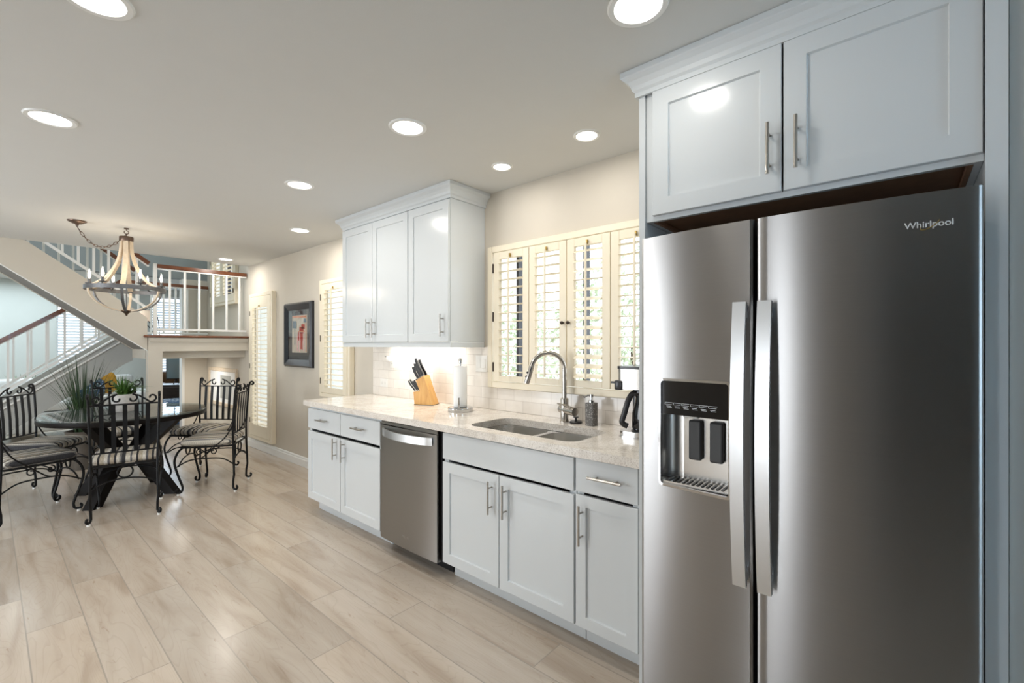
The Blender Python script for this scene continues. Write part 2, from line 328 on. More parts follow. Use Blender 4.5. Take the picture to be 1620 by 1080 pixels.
# ------------------------------------------------------------------ mesh helpers
class MB:
    def __init__(s): s.bm = bmesh.new()
    def box(s, x0, x1, y0, y1, z0, z1, bev=0.0, rot=None, seg=1):
        r = bmesh.ops.create_cube(s.bm, size=1.0)
        vs = r['verts']
        c = Vector(((x0+x1)/2, (y0+y1)/2, (z0+z1)/2)); d = (abs(x1-x0), abs(y1-y0), abs(z1-z0))
        for v in vs:
            v.co = Vector((v.co.x*d[0], v.co.y*d[1], v.co.z*d[2]))
        if bev > 0:
            es = list({e for v in vs for e in v.link_edges})
            rb = bmesh.ops.bevel(s.bm, geom=es, offset=min(bev, min(d)*0.45), segments=seg, profile=0.5, affect='EDGES')
            vs = list({v for v in rb['verts']} | {v for v in vs if v.is_valid})
        M = Matrix.Translation(c)
        if rot is not None: M = M @ rot
        bmesh.ops.transform(s.bm, matrix=M, verts=vs)
        return vs
    def tube(s, pts, r, seg=8, cap=True, flat=None):
        """swept circular (or flat=(a,b) elliptical) section along pts; r may be a list"""
        P = [Vector(p) for p in pts]; n = len(P)
        R = r if isinstance(r, (list, tuple)) else [r]*n
        T = []
        for i in range(n):
            a = P[max(i-1, 0)]; b = P[min(i+1, n-1)]; t = (b-a)
            T.append(t.normalized() if t.length > 1e-9 else Vector((0, 0, 1)))
        up = Vector((0, 0, 1)) if abs(T[0].z) < 0.9 else Vector((1, 0, 0))
        nrm = (up - T[0]*up.dot(T[0])).normalized()
        rings = []
        for i in range(n):
            nrm = (nrm - T[i]*nrm.dot(T[i]))
            nrm = nrm.normalized() if nrm.length > 1e-6 else T[i].orthogonal().normalized()
            bn = T[i].cross(nrm)
            ring = []
            for k in range(seg):
                a = 2*PI*k/seg
                ca, sa = math.cos(a), math.sin(a)
                ring.append(s.bm.verts.new(P[i] + nrm*ca*R[i] + bn*sa*R[i]))
            rings.append(ring)
        for i in range(n-1):
            for k in range(seg):
                s.bm.faces.new((rings[i][k], rings[i][(k+1) % seg], rings[i+1][(k+1) % seg], rings[i+1][k]))
        if cap:
            s.bm.faces.new(list(reversed(rings[0]))); s.bm.faces.new(rings[-1])
    def strip(s, pts, wdir, w, t):
        """rectangular section swept along pts; wdir is the constant width direction (or list)"""
        P = [Vector(p) for p in pts]; n = len(P); rings = []
        for i in range(n):
            a = P[max(i-1, 0)]; b = P[min(i+1, n-1)]; tg = (b-a).normalized()
            wd = Vector(wdir[i] if isinstance(wdir, list) else wdir); wd = (wd - tg*wd.dot(tg)).normalized()
            nr = tg.cross(wd)
            rings.append([s.bm.verts.new(P[i]+wd*w/2*sx+nr*t/2*sy) for sx, sy in ((-1, -1), (1, -1), (1, 1), (-1, 1))])
        for i in range(n-1):
            for k in range(4):
                s.bm.faces.new((rings[i][k], rings[i][(k+1) % 4], rings[i+1][(k+1) % 4], rings[i+1][k]))
        s.bm.faces.new(list(reversed(rings[0]))); s.bm.faces.new(rings[-1])
    def lathe(s, prof, cx=0, cy=0, seg=24, cap=True):
        rings = []
        for r, z in prof:
            rings.append([s.bm.verts.new((cx+r*math.cos(2*PI*k/seg), cy+r*math.sin(2*PI*k/seg), z)) for k in range(seg)])
        for i in range(len(rings)-1):
            for k in range(seg):
                s.bm.faces.new((rings[i][k], rings[i][(k+1) % seg], rings[i+1][(k+1) % seg], rings[i+1][k]))
        if cap:
            s.bm.faces.new(list(reversed(rings[0]))); s.bm.faces.new(rings[-1])
    def cyl(s, p0, p1, r, seg=16): s.tube([p0, p1], r, seg)
    def prism(s, poly, d0, d1, axis='Z'):
        def mk(a, b, c):
            return (a, b, c) if axis == 'Z' else ((c, a, b) if axis == 'X' else (a, c, b))
        v0 = [s.bm.verts.new(mk(a, b, d0)) for a, b in poly]; v1 = [s.bm.verts.new(mk(a, b, d1)) for a, b in poly]
        n = len(poly)
        s.bm.faces.new(list(reversed(v0))); s.bm.faces.new(v1)
        for i in range(n): s.bm.faces.new((v0[i], v0[(i+1) % n], v1[(i+1) % n], v1[i]))
    def plate(s, outer, holes, z0, z1):
        loops = [outer]+holes; es = []
        for lp in loops:
            vs = [s.bm.verts.new((a, b, z1)) for a, b in lp]
            es += [s.bm.edges.new((vs[i], vs[(i+1) % len(vs)])) for i in range(len(vs))]
        r = bmesh.ops.triangle_fill(s.bm, use_beauty=True, use_dissolve=False, edges=es)
        fs = [g for g in r['geom'] if isinstance(g, bmesh.types.BMFace)]
        if z0 != z1:
            ex = bmesh.ops.extrude_face_region(s.bm, geom=fs)
            vs = [g for g in ex['geom'] if isinstance(g, bmesh.types.BMVert)]
            bmesh.ops.translate(s.bm, verts=vs, vec=(0, 0, z0-z1))
    def sphere(s, c, r, sc=(1, 1, 1), u=16, v=10):
        rr = bmesh.ops.create_uvsphere(s.bm, u_segments=u, v_segments=v, radius=r)
        for x in rr['verts']: x.co = Vector((x.co.x*sc[0], x.co.y*sc[1], x.co.z*sc[2])) + Vector(c)
    def quad(s, a, b, c, d):
        s.bm.faces.new([s.bm.verts.new(x) for x in (a, b, c, d)])
    def build(s, name, m, parent=None, smooth=False, loc=None):
        bmesh.ops.recalc_face_normals(s.bm, faces=s.bm.faces[:])
        me = bpy.data.meshes.new(name); s.bm.to_mesh(me); s.bm.free()
        if smooth:
            me.polygons.foreach_set('use_smooth', [True]*len(me.polygons))
            try: me.set_sharp_from_angle(angle=math.radians(40))
            except Exception: pass
        me.materials.append(MATS[m] if isinstance(m, str) else m)
        o = bpy.data.objects.new(name, me); COL.objects.link(o)
        if parent: o.parent = parent
        if loc: o.location = loc
        return o

def tag(o, label=None, cat=None, group=None, kind=None):
    if label: o['label'] = label
    if cat: o['category'] = cat
    if group: o['group'] = group
    if kind: o['kind'] = kind
    return o
def thing(name, label, cat, loc=(0, 0, 0), rz=0, group=None):
    o = bpy.data.objects.new(name, None); COL.objects.link(o); o.location = loc; o.rotation_euler = (0, 0, rz)
    o.empty_display_size = 0.05
    return tag(o, label, cat, group)
def structure(o, label=None, cat=None):
    o['kind'] = 'structure'
    if label: o['label'] = label
    if cat: o['category'] = cat
    return o
def copy_tree(o, parent=None):
    c = o.copy(); COL.objects.link(c)
    if parent: c.parent = parent
    for ch in [x for x in COL.objects if x.parent == o]: copy_tree(ch, c)
    return c
def smooth_path(pts, n=6):
    P = [Vector(p) for p in pts]; out = []
    for i in range(len(P)-1):
        p0 = P[max(i-1, 0)]; p1 = P[i]; p2 = P[i+1]; p3 = P[min(i+2, len(P)-1)]
        for k in range(n):
            t = k/n
            out.append(0.5*((2*p1)+(-p0+p2)*t+(2*p0-5*p1+4*p2-p3)*t*t+(-p0+3*p1-3*p2+p3)*t**3))
    out.append(P[-1]); return out
def rrect(x0, x1, y0, y1, r, n=6):
    out = []
    for cx, cy, a in ((x1-r, y1-r, 0), (x0+r, y1-r, PI/2), (x0+r, y0+r, PI), (x1-r, y0+r, 1.5*PI)):
        for k in range(n+1): out.append((cx+r*math.cos(a+PI/2*k/n), cy+r*math.sin(a+PI/2*k/n)))
    return out
def wall_grid(mb, axis, d0, d1, a0, a1, z0, z1, holes):
    """wall with real thickness along axis ('X' or 'Y'); holes = (a0,a1,z0,z1)"""
    As = sorted({a0, a1} | {min(max(h[i], a0), a1) for h in holes for i in (0, 1)})
    Zs = sorted({z0, z1} | {min(max(h[i], z0), z1) for h in holes for i in (2, 3)})
    def filled(i, j):
        if i < 0 or j < 0 or i >= len(As)-1 or j >= len(Zs)-1: return False
        a = (As[i]+As[i+1])/2; z = (Zs[j]+Zs[j+1])/2
        return not any(h[0] < a < h[1] and h[2] < z < h[3] for h in holes)
    def P(d, a, z): return (d, a, z) if axis == 'X' else (a, d, z)
    cache = {}
    def V(d, a, z):
        k = (d, a, z)
        if k not in cache: cache[k] = mb.bm.verts.new(P(d, a, z))
        return cache[k]
    for i in range(len(As)-1):
        for j in range(len(Zs)-1):
            if not filled(i, j): continue
            A, B, C, D = As[i], As[i+1], Zs[j], Zs[j+1]
            for d in (d0, d1): mb.bm.faces.new((V(d, A, C), V(d, B, C), V(d, B, D), V(d, A, D)))
            if not filled(i-1, j): mb.bm.faces.new((V(d0, A, C), V(d1, A, C), V(d1, A, D), V(d0, A, D)))
            if not filled(i+1, j): mb.bm.faces.new((V(d0, B, C), V(d1, B, C), V(d1, B, D), V(d0, B, D)))
            if not filled(i, j-1): mb.bm.faces.new((V(d0, A, C), V(d1, A, C), V(d1, B, C), V(d0, B, C)))
            if not filled(i, j+1): mb.bm.faces.new((V(d0, A, D), V(d1, A, D), V(d1, B, D), V(d0, B, D)))
def sweep(mb, path, prof, closed=False):
    """mitred sweep of profile (out, z) along 2-D path; 'out' is to the right of travel"""
    n = len(path); rings = []
    for i in range(n):
        p = Vector(path[i])
        d1 = (p-Vector(path[i-1])).normalized() if i > 0 else None
        d2 = (Vector(path[i+1])-p).normalized() if i < n-1 else None
        d1 = d1 or d2; d2 = d2 or d1
        n1 = Vector((d1.y, -d1.x)); n2 = Vector((d2.y, -d2.x)); m = (n1+n2); m = m/(1+n1.dot(n2))
        rings.append([mb.bm.verts.new((p.x+m.x*o, p.y+m.y*o, z)) for o, z in prof])
    k = len(prof)
    for i in range(n-1):
        for j in range(k):
            mb.bm.faces.new((rings[i][j], rings[i][(j+1) % k], rings[i+1][(j+1) % k], rings[i+1][j]))
    mb.bm.faces.new(rings[0]); mb.bm.faces.new(list(reversed(rings[-1])))
def text_mesh(name, body, size, m, parent, matrix, ext=0.0006):
    c = bpy.data.curves.new(name, 'FONT'); c.body = body; c.size = size; c.extrude = ext; c.align_x = 'CENTER'; c.offset = size*0.012
    t = bpy.data.objects.new(name, c); COL.objects.link(t)
    bpy.context.view_layer.update()
    me = bpy.data.meshes.new_from_object(t.evaluated_get(bpy.context.evaluated_depsgraph_get()))
    bpy.data.objects.remove(t); bpy.data.curves.remove(c)
    me.transform(matrix); me.materials.clear(); me.materials.append(MATS[m])
    o = bpy.data.objects.new(name, me); COL.objects.link(o); o.parent = parent
    return o
# text standing on a face that looks to -X: glyph x -> -Y, glyph y -> +Z, glyph z -> -X
def face_minus_x(x, y, z): return Matrix(((0, 0, -1, x), (-1, 0, 0, y), (0, 1, 0, z), (0, 0, 0, 1)))

# ================================================================== SETTING
CEIL = 2.44; WX = 2.34; FY = 6.80; SY = 8.58; LY = 12.2
mb = MB(); mb.box(-3.1, 5.0, -3.4, 12.5, -0.12, 0.0)
structure(mb.build('floor', 'floor_planks'))
mb = MB(); mb.box(-3.0, WX+0.15, -3.3, FY, CEIL, CEIL+0.28)
structure(mb.build('ceiling', 'ceiling_paint'))
# right wall with the three kitchen/dining windows and the landing window
mb = MB()
wall_grid(mb, 'X', WX, WX+0.08, -0.2, SY+0.12, 0, 5.2, [(0.885, 2.207, 1.085, 2.035), (4.065, 4.658, 0.84, 2.03), (5.895, 6.618, 0.16, 2.02), (7.18, 8.265, 1.965, 3.31)])
structure(mb.build('wall_right', 'wall_paint'))
mb = MB(); mb.box(1.695, WX+0.15, -3.3, -0.196, 0, CEIL)
structure(mb.build('wall_right_return', 'grey_paint')).name = 'wall_return'
mb = MB(); wall_grid(mb, 'Y', -3.4, -3.3, -3.0, WX+0.15, 0, CEIL, [(-0.7, 1.5, 0.8, 2.1)])
structure(mb.build('wall_back', 'wall_paint'))
mb = MB(); mb.box(-2.75, -2.65, -2.3, -0.20, 0.0, CEIL-0.001); mb.box(-2.65, -0.85, -0.30, -0.20, 0.0, CEIL-0.001); mb.box(-2.65, -0.85, -2.3, -2.2, 0.0, CEIL-0.001)
mb.box(-2.65, -0.87, -2.2, -0.30, CEIL-0.012, CEIL-0.001); mb.box(-2.65, -0.87, -2.2, -0.30, 0.001, 0.006)
structure(mb.build('unseen_dark_recess', 'recess_dark'))  # unseen recess, added to give the refrigerator doors a dark reflection
mb = MB(); wall_grid(mb, 'X', -3.1, -3.0, -3.4, FY, 0, CEIL, [(3.65, 5.85, 0.05, 2.15), (0.92, 1.18, 0.05, 2.15)])
structure(mb.build('wall_left', 'wall_paint'))
# the wall under the landing: post, header, and the lintel behind the lower flight
mb = MB()
mb.prism([(1.25, 0), (1.39, 0), (1.39, 1.29), (2.335, 1.29), (2.335, 1.455), (1.25, 1.455)], FY, FY+0.12, 'Y')
structure(mb.build('wall_landing', 'wall_paint'))
mb = MB(); mb.box(1.245, 2.338, FY+0.125, SY-0.03, 1.20, 1.455)
structure(mb.build('landing', 'wall_paint')).name = 'floor_landing'
# stub wall that ends the stairwell, and the header over the living room
mb = MB(); mb.box(2.03, WX-0.002, SY, SY+0.12, 0, 2.40)
structure(mb.build('wall_stub', 'wall_paint'))
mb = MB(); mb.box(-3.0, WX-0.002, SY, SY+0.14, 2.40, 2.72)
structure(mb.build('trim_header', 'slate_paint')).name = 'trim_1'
mb = MB(); mb.box(1.995, 2.029, SY-0.012, SY+0.132, 0, 2.398); structure(mb.build('trim_7', 'white_trim'))
area_light('landing_lamp', (1.85, 7.9, 1.19), (0, 0, 0), 0.3, 0.3, 5, (1.0, 0.93, 0.82))
# living room shell
mb = MB(); wall_grid(mb, 'Y', LY, LY+0.12, -3.0, 5.0, 0, 5.2, [(0.86, 1.50, 0.70, 2.15), (2.30, 3.15, 0.76, 2.42)])
structure(mb.build('wall_far', 'cool_paint'))
mb = MB(); mb.box(4.9, 5.0, SY+0.12, LY, 0, 2.6)
structure(mb.build('wall_living_right', 'cool_paint')).name = 'wall_living'
mb = MB(); mb.box(-3.1, -3.0, FY, LY, 0, 5.2)
structure(mb.build('wall_stairs', 'cool_paint'))
mb = MB(); mb.box(-3.0, 5.0, SY+0.14, LY, 2.56, 2.72)
structure(mb.build('ceiling_living', 'ceiling_paint'))
mb = MB(); mb.box(WX+0.081, 5.0, SY+0.0, SY+0.12, 0, 2.6)
structure(mb.build('wall_living_front', 'cool_paint')).name = 'wall_side'
mb = MB(); mb.box(-3.0, WX+0.15, FY-0.12, SY+4, 5.2, 5.3)
structure(mb.build('ceiling_stairwell', 'ceiling_paint'))
mb = MB(); mb.box(-3.0, WX-0.002, FY-0.12, FY-0.02, CEIL+0.285, 5.2)
structure(mb.build('wall_upper', 'cool_paint'))
mb = MB(); mb.box(-3.0, 5.0, SY+2.2, SY+2.3, 2.73, 5.2)
structure(mb.build('wall_loft', 'cool_paint'))
# baseboard with a stepped profile
mb = MB(); sweep(mb, [(WX-0.001, 5.88), (WX-0.001, 3.74)], [(0, 0), (0.018, 0), (0.018, 0.075), (0.012, 0.085), (0.012, 0.098), (0.006, 0.108), (0, 0.108)])
sweep(mb, [(WX-0.001, 8.56), (WX-0.001, 6.94)], [(0, 0), (0.018, 0), (0.018, 0.075), (0.012, 0.085), (0.012, 0.098), (0.006, 0.108), (0, 0.108)])
sweep(mb, [(WX-0.001, FY-0.002), (WX-0.001, 5.878)], [(0, 0), (0.018, 0), (0.018, 0.075), (0.012, 0.085), (0.012, 0.098), (0.006, 0.108), (0, 0.108)])
structure(mb.build('baseboard_right', 'white_trim'))
# ledge on the landing wall
mb = MB(); mb.box(1.205, 2.337, FY-0.035, FY+0.15, 1.457, 1.485, bev=0.010, seg=3)
structure(mb.build('trim_ledge', 'rail_wood', smooth=True)).name = 'trim_2'
mb = MB(); mb.box(1.265, 2.337, FY-0.014, FY-0.001, 1.402, 1.455, bev=0.003)
structure(mb.build('trim_3', 'wall_paint'))
# outdoors
mb = MB(); mb.box(2.52, 16, -8, 20, -0.25, -0.13)
structure(mb.build('ground', 'ground_pale'))

# ------------------------------------------------------------------ windows (black sash + glass)
def window(name, axis, d, a0, a1, z0, z1, mull, bar=0.028, m='black_frame'):
    def B(mb, a, b, c, e, t0=-0.02, t1=0.02):
        if axis == 'X': mb.box(d+t0, d+t1, a, b, c, e)
        else: mb.box(a, b, d+t0, d+t1, c, e)
    mb = MB()
    B(mb, a0, a1, z0, z0+bar); B(mb, a0, a1, z1-bar, z1); B(mb, a0, a0+bar, z0+bar, z1-bar); B(mb, a1-bar, a1, z0+bar, z1-bar)
    o = structure(mb.build(name, 'white_trim'))
    for q in mull:
        g = MB(); B(g, q-bar/2, q+bar/2, z0+bar, z1-bar); g.build('mullion', m, o)
    g = MB(); B(g, a0+bar, a1-bar, z0+bar, z1-bar, -0.003, 0.003)
    g.build('pane', 'pane_glass', o)
    return o
window('window_1', 'X', WX+0.05, 0.885, 2.207, 1.085, 2.035, [0.94, 1.472, 2.005], bar=0.022)
window('window_2', 'X', WX+0.05, 4.065, 4.658, 0.84, 2.03, [4.175], bar=0.016)
window('window_3', 'X', WX+0.05, 5.895, 6.618, 0.16, 2.02, [], bar=0.016)
window('window_4', 'X', WX+0.05, 7.18, 8.265, 1.965, 3.31, [7.72])
window('window_5', 'Y', LY+0.08, 0.86, 1.50, 0.70, 2.15, [], m='white_trim')
window('window_6', 'Y', LY+0.08, 2.30, 3.15, 0.76, 2.42, [2.72], m='white_trim')
window('unseen_window_7', 'Y', -3.36, -0.7, 1.5, 0.8, 2.1, [0.4], m='white_trim')  # unseen window, invented for the fill light behind
window('unseen_window_8', 'X', -3.06, 3.65, 5.85, 0.05, 2.15, [4.75], m='white_trim')  # unseen window, invented for the fill light at the left
window('unseen_window_9', 'X', -3.06, 0.92, 1.18, 0.05, 2.15, [], m='white_trim')  # narrow unseen window, added for the strip reflected in the refrigerator

# ------------------------------------------------------------------ plantation shutters
def shutter(label, ay0, ay1, z0, z1, panels, fd, tilts, rods, lz0, lz1, stile, group=None, hinge_left=True, knobs=()):
    """shutter unit on the right wall: box frame of depth fd standing into the room, hinged louvre panels in its front"""
    t = thing('plantation_shutter', label, 'shutter', (WX, (ay0+ay1)/2, z0), 0, group)
    cy = (ay0+ay1)/2
    def L(y): return y-cy
    fw = 0.042
    xf = -fd
    mb = MB()
    X1 = -0.001
    mb.box(xf, X1, L(ay0), L(ay0)+fw, 0, z1-z0, bev=0.004); mb.box(xf, X1, L(ay1)-fw, L(ay1), 0, z1-z0, bev=0.004)
    mb.box(xf, X1, L(ay0)+fw, L(ay1)-fw, 0, fw, bev=0.004); mb.box(xf, X1, L(ay0)+fw, L(ay1)-fw, z1-z0-fw, z1-z0, bev=0.004)
    mb.build('frame', 'cream_shutter', t)
    pt = 0.026
    for i, (p0, p1) in enumerate(panels):
        px = xf-0.004
        pz0 = z0+fw+0.004; pz1 = z1-fw-0.004
        mb = MB()
        mb.box(px, px+pt, L(p0), L(p0)+stile, pz0-z0, pz1-z0, bev=0.002); mb.box(px, px+pt, L(p1)-stile, L(p1), pz0-z0, pz1-z0, bev=0.002)
        mb.box(px, px+pt, L(p0)+stile, L(p1)-stile, pz0-z0, lz0-z0, bev=0.002); mb.box(px, px+pt, L(p0)+stile, L(p1)-stile, lz1-z0, pz1-z0, bev=0.002)
        pan = mb.build('panel', 'cream_shutter', t)
        n = max(3, round((lz1-lz0)/0.0555)); sp = (lz1-lz0)/n
        lv = MB()
        for k in range(n):
            zc = lz0-z0+sp*(k+0.5)
            ang = math.radians(tilts[i]+random.uniform(-1.5, 1.5))
            if rods[i] == 'gap' and k == n-4: ang = math.radians(3)
            # flattened ellipse blade
            prof = [(0.030*math.cos(a), 0.0042*math.sin(a)) for a in [2*PI*q/10 for q in range(10)]]
            pr = [(px+pt/2+c*math.cos(ang)-s_*math.sin(ang), zc+c*math.sin(ang)+s_*math.cos(ang)) for c, s_ in prof]
            v0 = [lv.bm.verts.new((x, L(p0)+stile+0.001, z)) for x, z in pr]; v1 = [lv.bm.verts.new((x, L(p1)-stile-0.001, z)) for x, z in pr]
            m_ = len(pr)
            lv.bm.faces.new(v0); lv.bm.faces.new(list(reversed(v1)))
            for q in range(m_): lv.bm.faces.new((v0[q], v0[(q+1) % m_], v1[(q+1) % m_], v1[q]))
        lv.build('louvers', 'cream_shutter', pan, smooth=True)
        mid = L((p0+p1)/2)
        tr = MB(); tr.box(px-0.030, px-0.019, mid-0.006, mid+0.006, lz0-z0+0.01, lz1-z0+0.012, bev=0.002)
        tr.build('tilt_rod', 'cream_shutter', pan)
        st = MB(); st.box(px-0.014, px-0.0005, mid-0.004, mid+0.004, lz1-z0+0.004, lz1-z0+0.028)
        st.build('rod_keeper', 'brass', pan)
        if i in (0, len(panels)-1):
            yy = L(p1)+0.002 if i == (len(panels)-1) else L(p0)-0.002
            if len(panels) > 1: yy = L(p1)+0.002 if p1 > cy else L(p0)-0.002
            for hz in ((pz0-z0)+0.10*(z1-z0), (pz1-z0)-0.11*(z1-z0), 0.5*(z1-z0)):
                hb = MB(); hb.cyl((px-0.004, yy, hz-0.032), (px-0.004, yy, hz+0.032), 0.005, 8)
                hb.build('hinge', 'hinge_bronze', pan, smooth=True)
        if i in knobs:
            ky = L(p0)+0.018 if knobs[i] < 0 else L(p1)-0.018
            kb = MB(); kb.cyl((px, ky, 0.44*(z1-z0)), (px-0.012, ky, 0.44*(z1-z0)), 0.005, 10); kb.sphere((px-0.020, ky, 0.44*(z1-z0)), 0.011)
            kb.build('knob', 'hinge_bronze', pan, smooth=True)
    return t
SG = 'plantation shutters on the right wall'
shutter('wide cream shutter of four louvred panels above the kitchen sink', 0.875, 2.215, 1.075, 2.047,
        [(1.842, 2.150), (1.552, 1.838), (1.256, 1.546), (0.942, 1.252)], 0.05, [1, 1, 25, 2], ['', '', 'gap', ''], 1.160, 1.952, 0.052, SG, knobs={1: -1, 2: 1})
shutter('tall cream shutter half hidden by the wall cabinet, above the counter end', 4.055, 4.665, 0.83, 2.042,
        [(4.10, 4.62)], 0.055, [4], [''], 0.93, 1.93, 0.075, SG)
shutter('tall narrow cream shutter reaching nearly to the floor by the dining table', 5.885, 6.625, 0.145, 2.035,
        [(5.93, 6.58)], 0.055, [6], [''], 0.33, 1.85, 0.085, SG)
shutter('cream shutter high on the wall beside the stair landing', 7.17, 8.27, 1.955, 3.32,
        [(7.72, 8.225), (7.215, 7.716)], 0.05, [4, 4], ['', ''], 2.10, 3.2, 0.06, SG)
# blinds of the living room windows
for (x0, x1, z0, z1, lab) in ((0.86, 1.50, 0.70, 2.15, 'white slatted blind in the living room window seen through the stair balusters'),
                              (2.30, 3.15, 0.76, 2.42, 'white slatted blind in the living room window behind the television')):
    t = thing('window_blind', lab, 'blind', ((x0+x1)/2, LY+0.02, z0))
    hw = (x1-x0)/2-0.01
    mb = MB(); mb.box(-hw, hw, -0.03, 0.02, z1-z0-0.05, z1-z0-0.002); mb.build('headrail', 'curtain_white', t)
    mb = MB(); n = int((z1-z0-0.08)/0.055)
    for k in range(n):
        zc = 0.04+k*0.055
        mb.box(-hw, hw, -0.025, 0.022, zc-0.0015, zc+0.0015, rot=Matrix.Rotation(math.radians(52), 4, 'X'))
    mb.build('slats', 'blind_slat', t)
    mb = MB(); mb.box(-hw, hw, -0.02, 0.015, 0.003, 0.018); mb.build('bottom_rail', 'curtain_white', t)

# ================================================================== KITCHEN CABINETS
def shaker(y0, y1, z0, z1, xf, parent, name='door', fw=0.058, t=0.019):
    """shaker front facing -X, front surface at xf, in parent's local frame (parent at origin of its own)"""
    P = parent.location
    y0 -= P.y; y1 -= P.y; z0 -= P.z; z1 -= P.z; xf -= P.x
    mb = MB(); c = 0.0015; rc = 0.009; sl = 0.003
    def ring(x, i): return [mb.bm.verts.new(q) for q in ((x, y0+i, z0+i), (x, y1-i, z0+i), (x, y1-i, z1-i), (x, y0+i, z1-i))]
    rings = [ring(xf+t, 0), ring(xf+c, 0), ring(xf, c), ring(xf, fw), ring(xf+rc, fw+sl)]
    for a, b in zip(rings, rings[1:]):
        for k in range(4): mb.bm.faces.new((a[k], a[(k+1) % 4], b[(k+1) % 4], b[k]))
    mb.bm.faces.new(rings[0]); mb.bm.faces.new(rings[-1])
    return mb.build(name, 'cabinet_white', parent)
def slab(y0, y1, z0, z1, xf, parent, name='drawer', t=0.019):
    P = parent.location
    mb = MB(); mb.box(xf-P.x, xf-P.x+t, y0-P.y, y1-P.y, z0-P.z, z1-P.z, bev=0.002)
    return mb.build(name, 'cabinet_white', parent)
def pull(y, z, xf, length, vertical, root, part):
    """bar pull with two posts"""
    P = root.location; x = xf-P.x; y -= P.y; z -= P.z
    mb = MB(); off = 0.032; r = 0.0058; h = length/2; pz = length*0.30
    if vertical:
        mb.cyl((x-off, y, z-h), (x-off, y, z+h), r, 12)
        for s in (-1, 1): mb.cyl((x-off, y, z+s*pz), (x, y, z+s*pz), 0.0042, 8)
    else:
        mb.cyl((x-off, y-h, z), (x-off, y+h, z), r, 12)
        for s in (-1, 1): mb.cyl((x-off, y+s*pz, z), (x, y+s*pz, z), 0.0042, 8)
    return tag(mb.build('handle', 'handle_nickel', part, smooth=True), 'brushed nickel bar pull')
def carcass(y0, y1, z0, z1, xf, root, toe=True, top=False, sides=(True, True), xb=WX-0.003):
    P = root.location; mb = MB()
    def B(a, b, c, d, e, f): mb.box(a-P.x, b-P.x, c-P.y, d-P.y, e-P.z, f-P.z)
    zb = 0.105 if toe else z0; th = 0.018
    B(xf, xb, y0, y0+th, zb, z1); B(xf, xb, y1-th, y1, zb, z1)
    B(xf, xb, y0+th, y1-th, zb, zb+th); B(xb-0.012, xb, y0+th, y1-th, zb+th, z1)
    if top: B(xf, xb-0.012, y0+th, y1-th, z1-th, z1)
    # face frame
    B(xf, xf+0.019, y0+th, y0+0.036, zb+th, z1); B(xf, xf+0.019, y1-0.036, y1-th, zb+th, z1)
    B(xf, xf+0.019, y0+0.036, y1-0.036, z1-0.035, z1-(th if top else 0))
    if toe:
        B(1.828, xb, y0, y0+th, 0, 0.105); B(1.828, xb, y1-th, y1, 0, 0.105); B(1.828, 1.842, y0+th, y1-th, 0, 0.105)
    return mb.build('body', 'cabinet_white', root)
XD = 1.730; XB = 1.750      # door faces, carcass front
# left base cabinet: two drawers over two doors
c = thing('base_cabinet', 'white base cabinet with two drawers over two doors, left of the dishwasher', 'cabinet', (1.75, 3.2, 0))
carcass(2.672, 3.728, 0, 0.872, XB, c)
d = shaker(3.205, 3.724, 0.117, 0.668, XD, c); pull(3.262, 0.585, XD, 0.16, True, c, d)
d = shaker(2.676, 3.199, 0.117, 0.668, XD, c); pull(3.142, 0.585, XD, 0.16, True, c, d)
d = slab(3.205, 3.724, 0.690, 0.852, XD, c); pull(3.46, 0.775, XD, 0.15, False, c, d)
d = slab(2.676, 3.199, 0.690, 0.852, XD, c); pull(2.93, 0.775, XD, 0.15, False, c, d)
# sink cabinet
c = thing('base_cabinet', 'white sink base cabinet with two doors under a blank false front', 'cabinet', (1.75, 1.58, 0))
carcass(1.130, 2.036, 0, 0.872, XB, c)
d = shaker(1.593, 2.033, 0.113, 0.695, XD, c); pull(1.640, 0.575, XD, 0.17, True, c, d)
d = shaker(1.133, 1.588, 0.113, 0.695, XD, c); pull(1.540, 0.575, XD, 0.17, True, c, d)
slab(1.133, 2.033, 0.712, 0.862, XD, c, 'false_front')
# narrow right base cabinet
c = thing('base_cabinet', 'narrow white base cabinet with one drawer and door beside the refrigerator', 'cabinet', (1.75, 0.97, 0))
carcass(0.820, 1.126, 0, 0.872, XB, c)
d = shaker(0.824, 1.123, 0.113, 0.702, XD, c, fw=0.052); pull(1.088, 0.575, XD, 0.175, True, c, d)
d = slab(0.824, 1.123, 0.716, 0.866, XD, c); pull(0.965, 0.795, XD, 0.16, False, c, d)

# dishwasher
t = thing('dishwasher', 'brushed steel dishwasher with a bowed bar handle between the base cabinets', 'dishwasher', (1.74, 2.36, 0))
mb = MB(); mb.box(0.04, 0.585, -0.298, 0.298, 0.10, 0.868); mb.build('tub', 'dark_grey_plastic', t)
mb = MB()
pf = []
for k in range(13):
    u = -0.290+0.580*k/12; pf.append((-0.022-0.008*(1-(u/0.290)**2), u))
poly = [(0.03, -0.290)]+pf+[(0.03, 0.290)]
mb.prism(poly, 0.095, 0.842)
door = mb.build('door', 'dishwasher_steel', t, smooth=True)
mb = MB(); mb.box(-0.018, 0.03, -0.290, 0.290, 0.844, 0.866, bev=0.003); mb.build('control_strip', 'dishwasher_steel', door)
mb = MB()
hp = [(-0.026-0.052*(1-(u/0.252)**2)**0.8 if abs(u) < 0.252 else -0.026, u, 0.800) for u in [-0.252+0.504*k/24 for k in range(25)]]
mb.strip(hp, (0, 0, 1), 0.046, 0.012)
tag(mb.build('handle', 'satin_handle', door, smooth=True), 'bright satin bowed handle')
mb = MB(); mb.box(0.10, 0.12, -0.296, 0.296, 0.0, 0.094); mb.build('toe_kick', 'black_plastic', t)
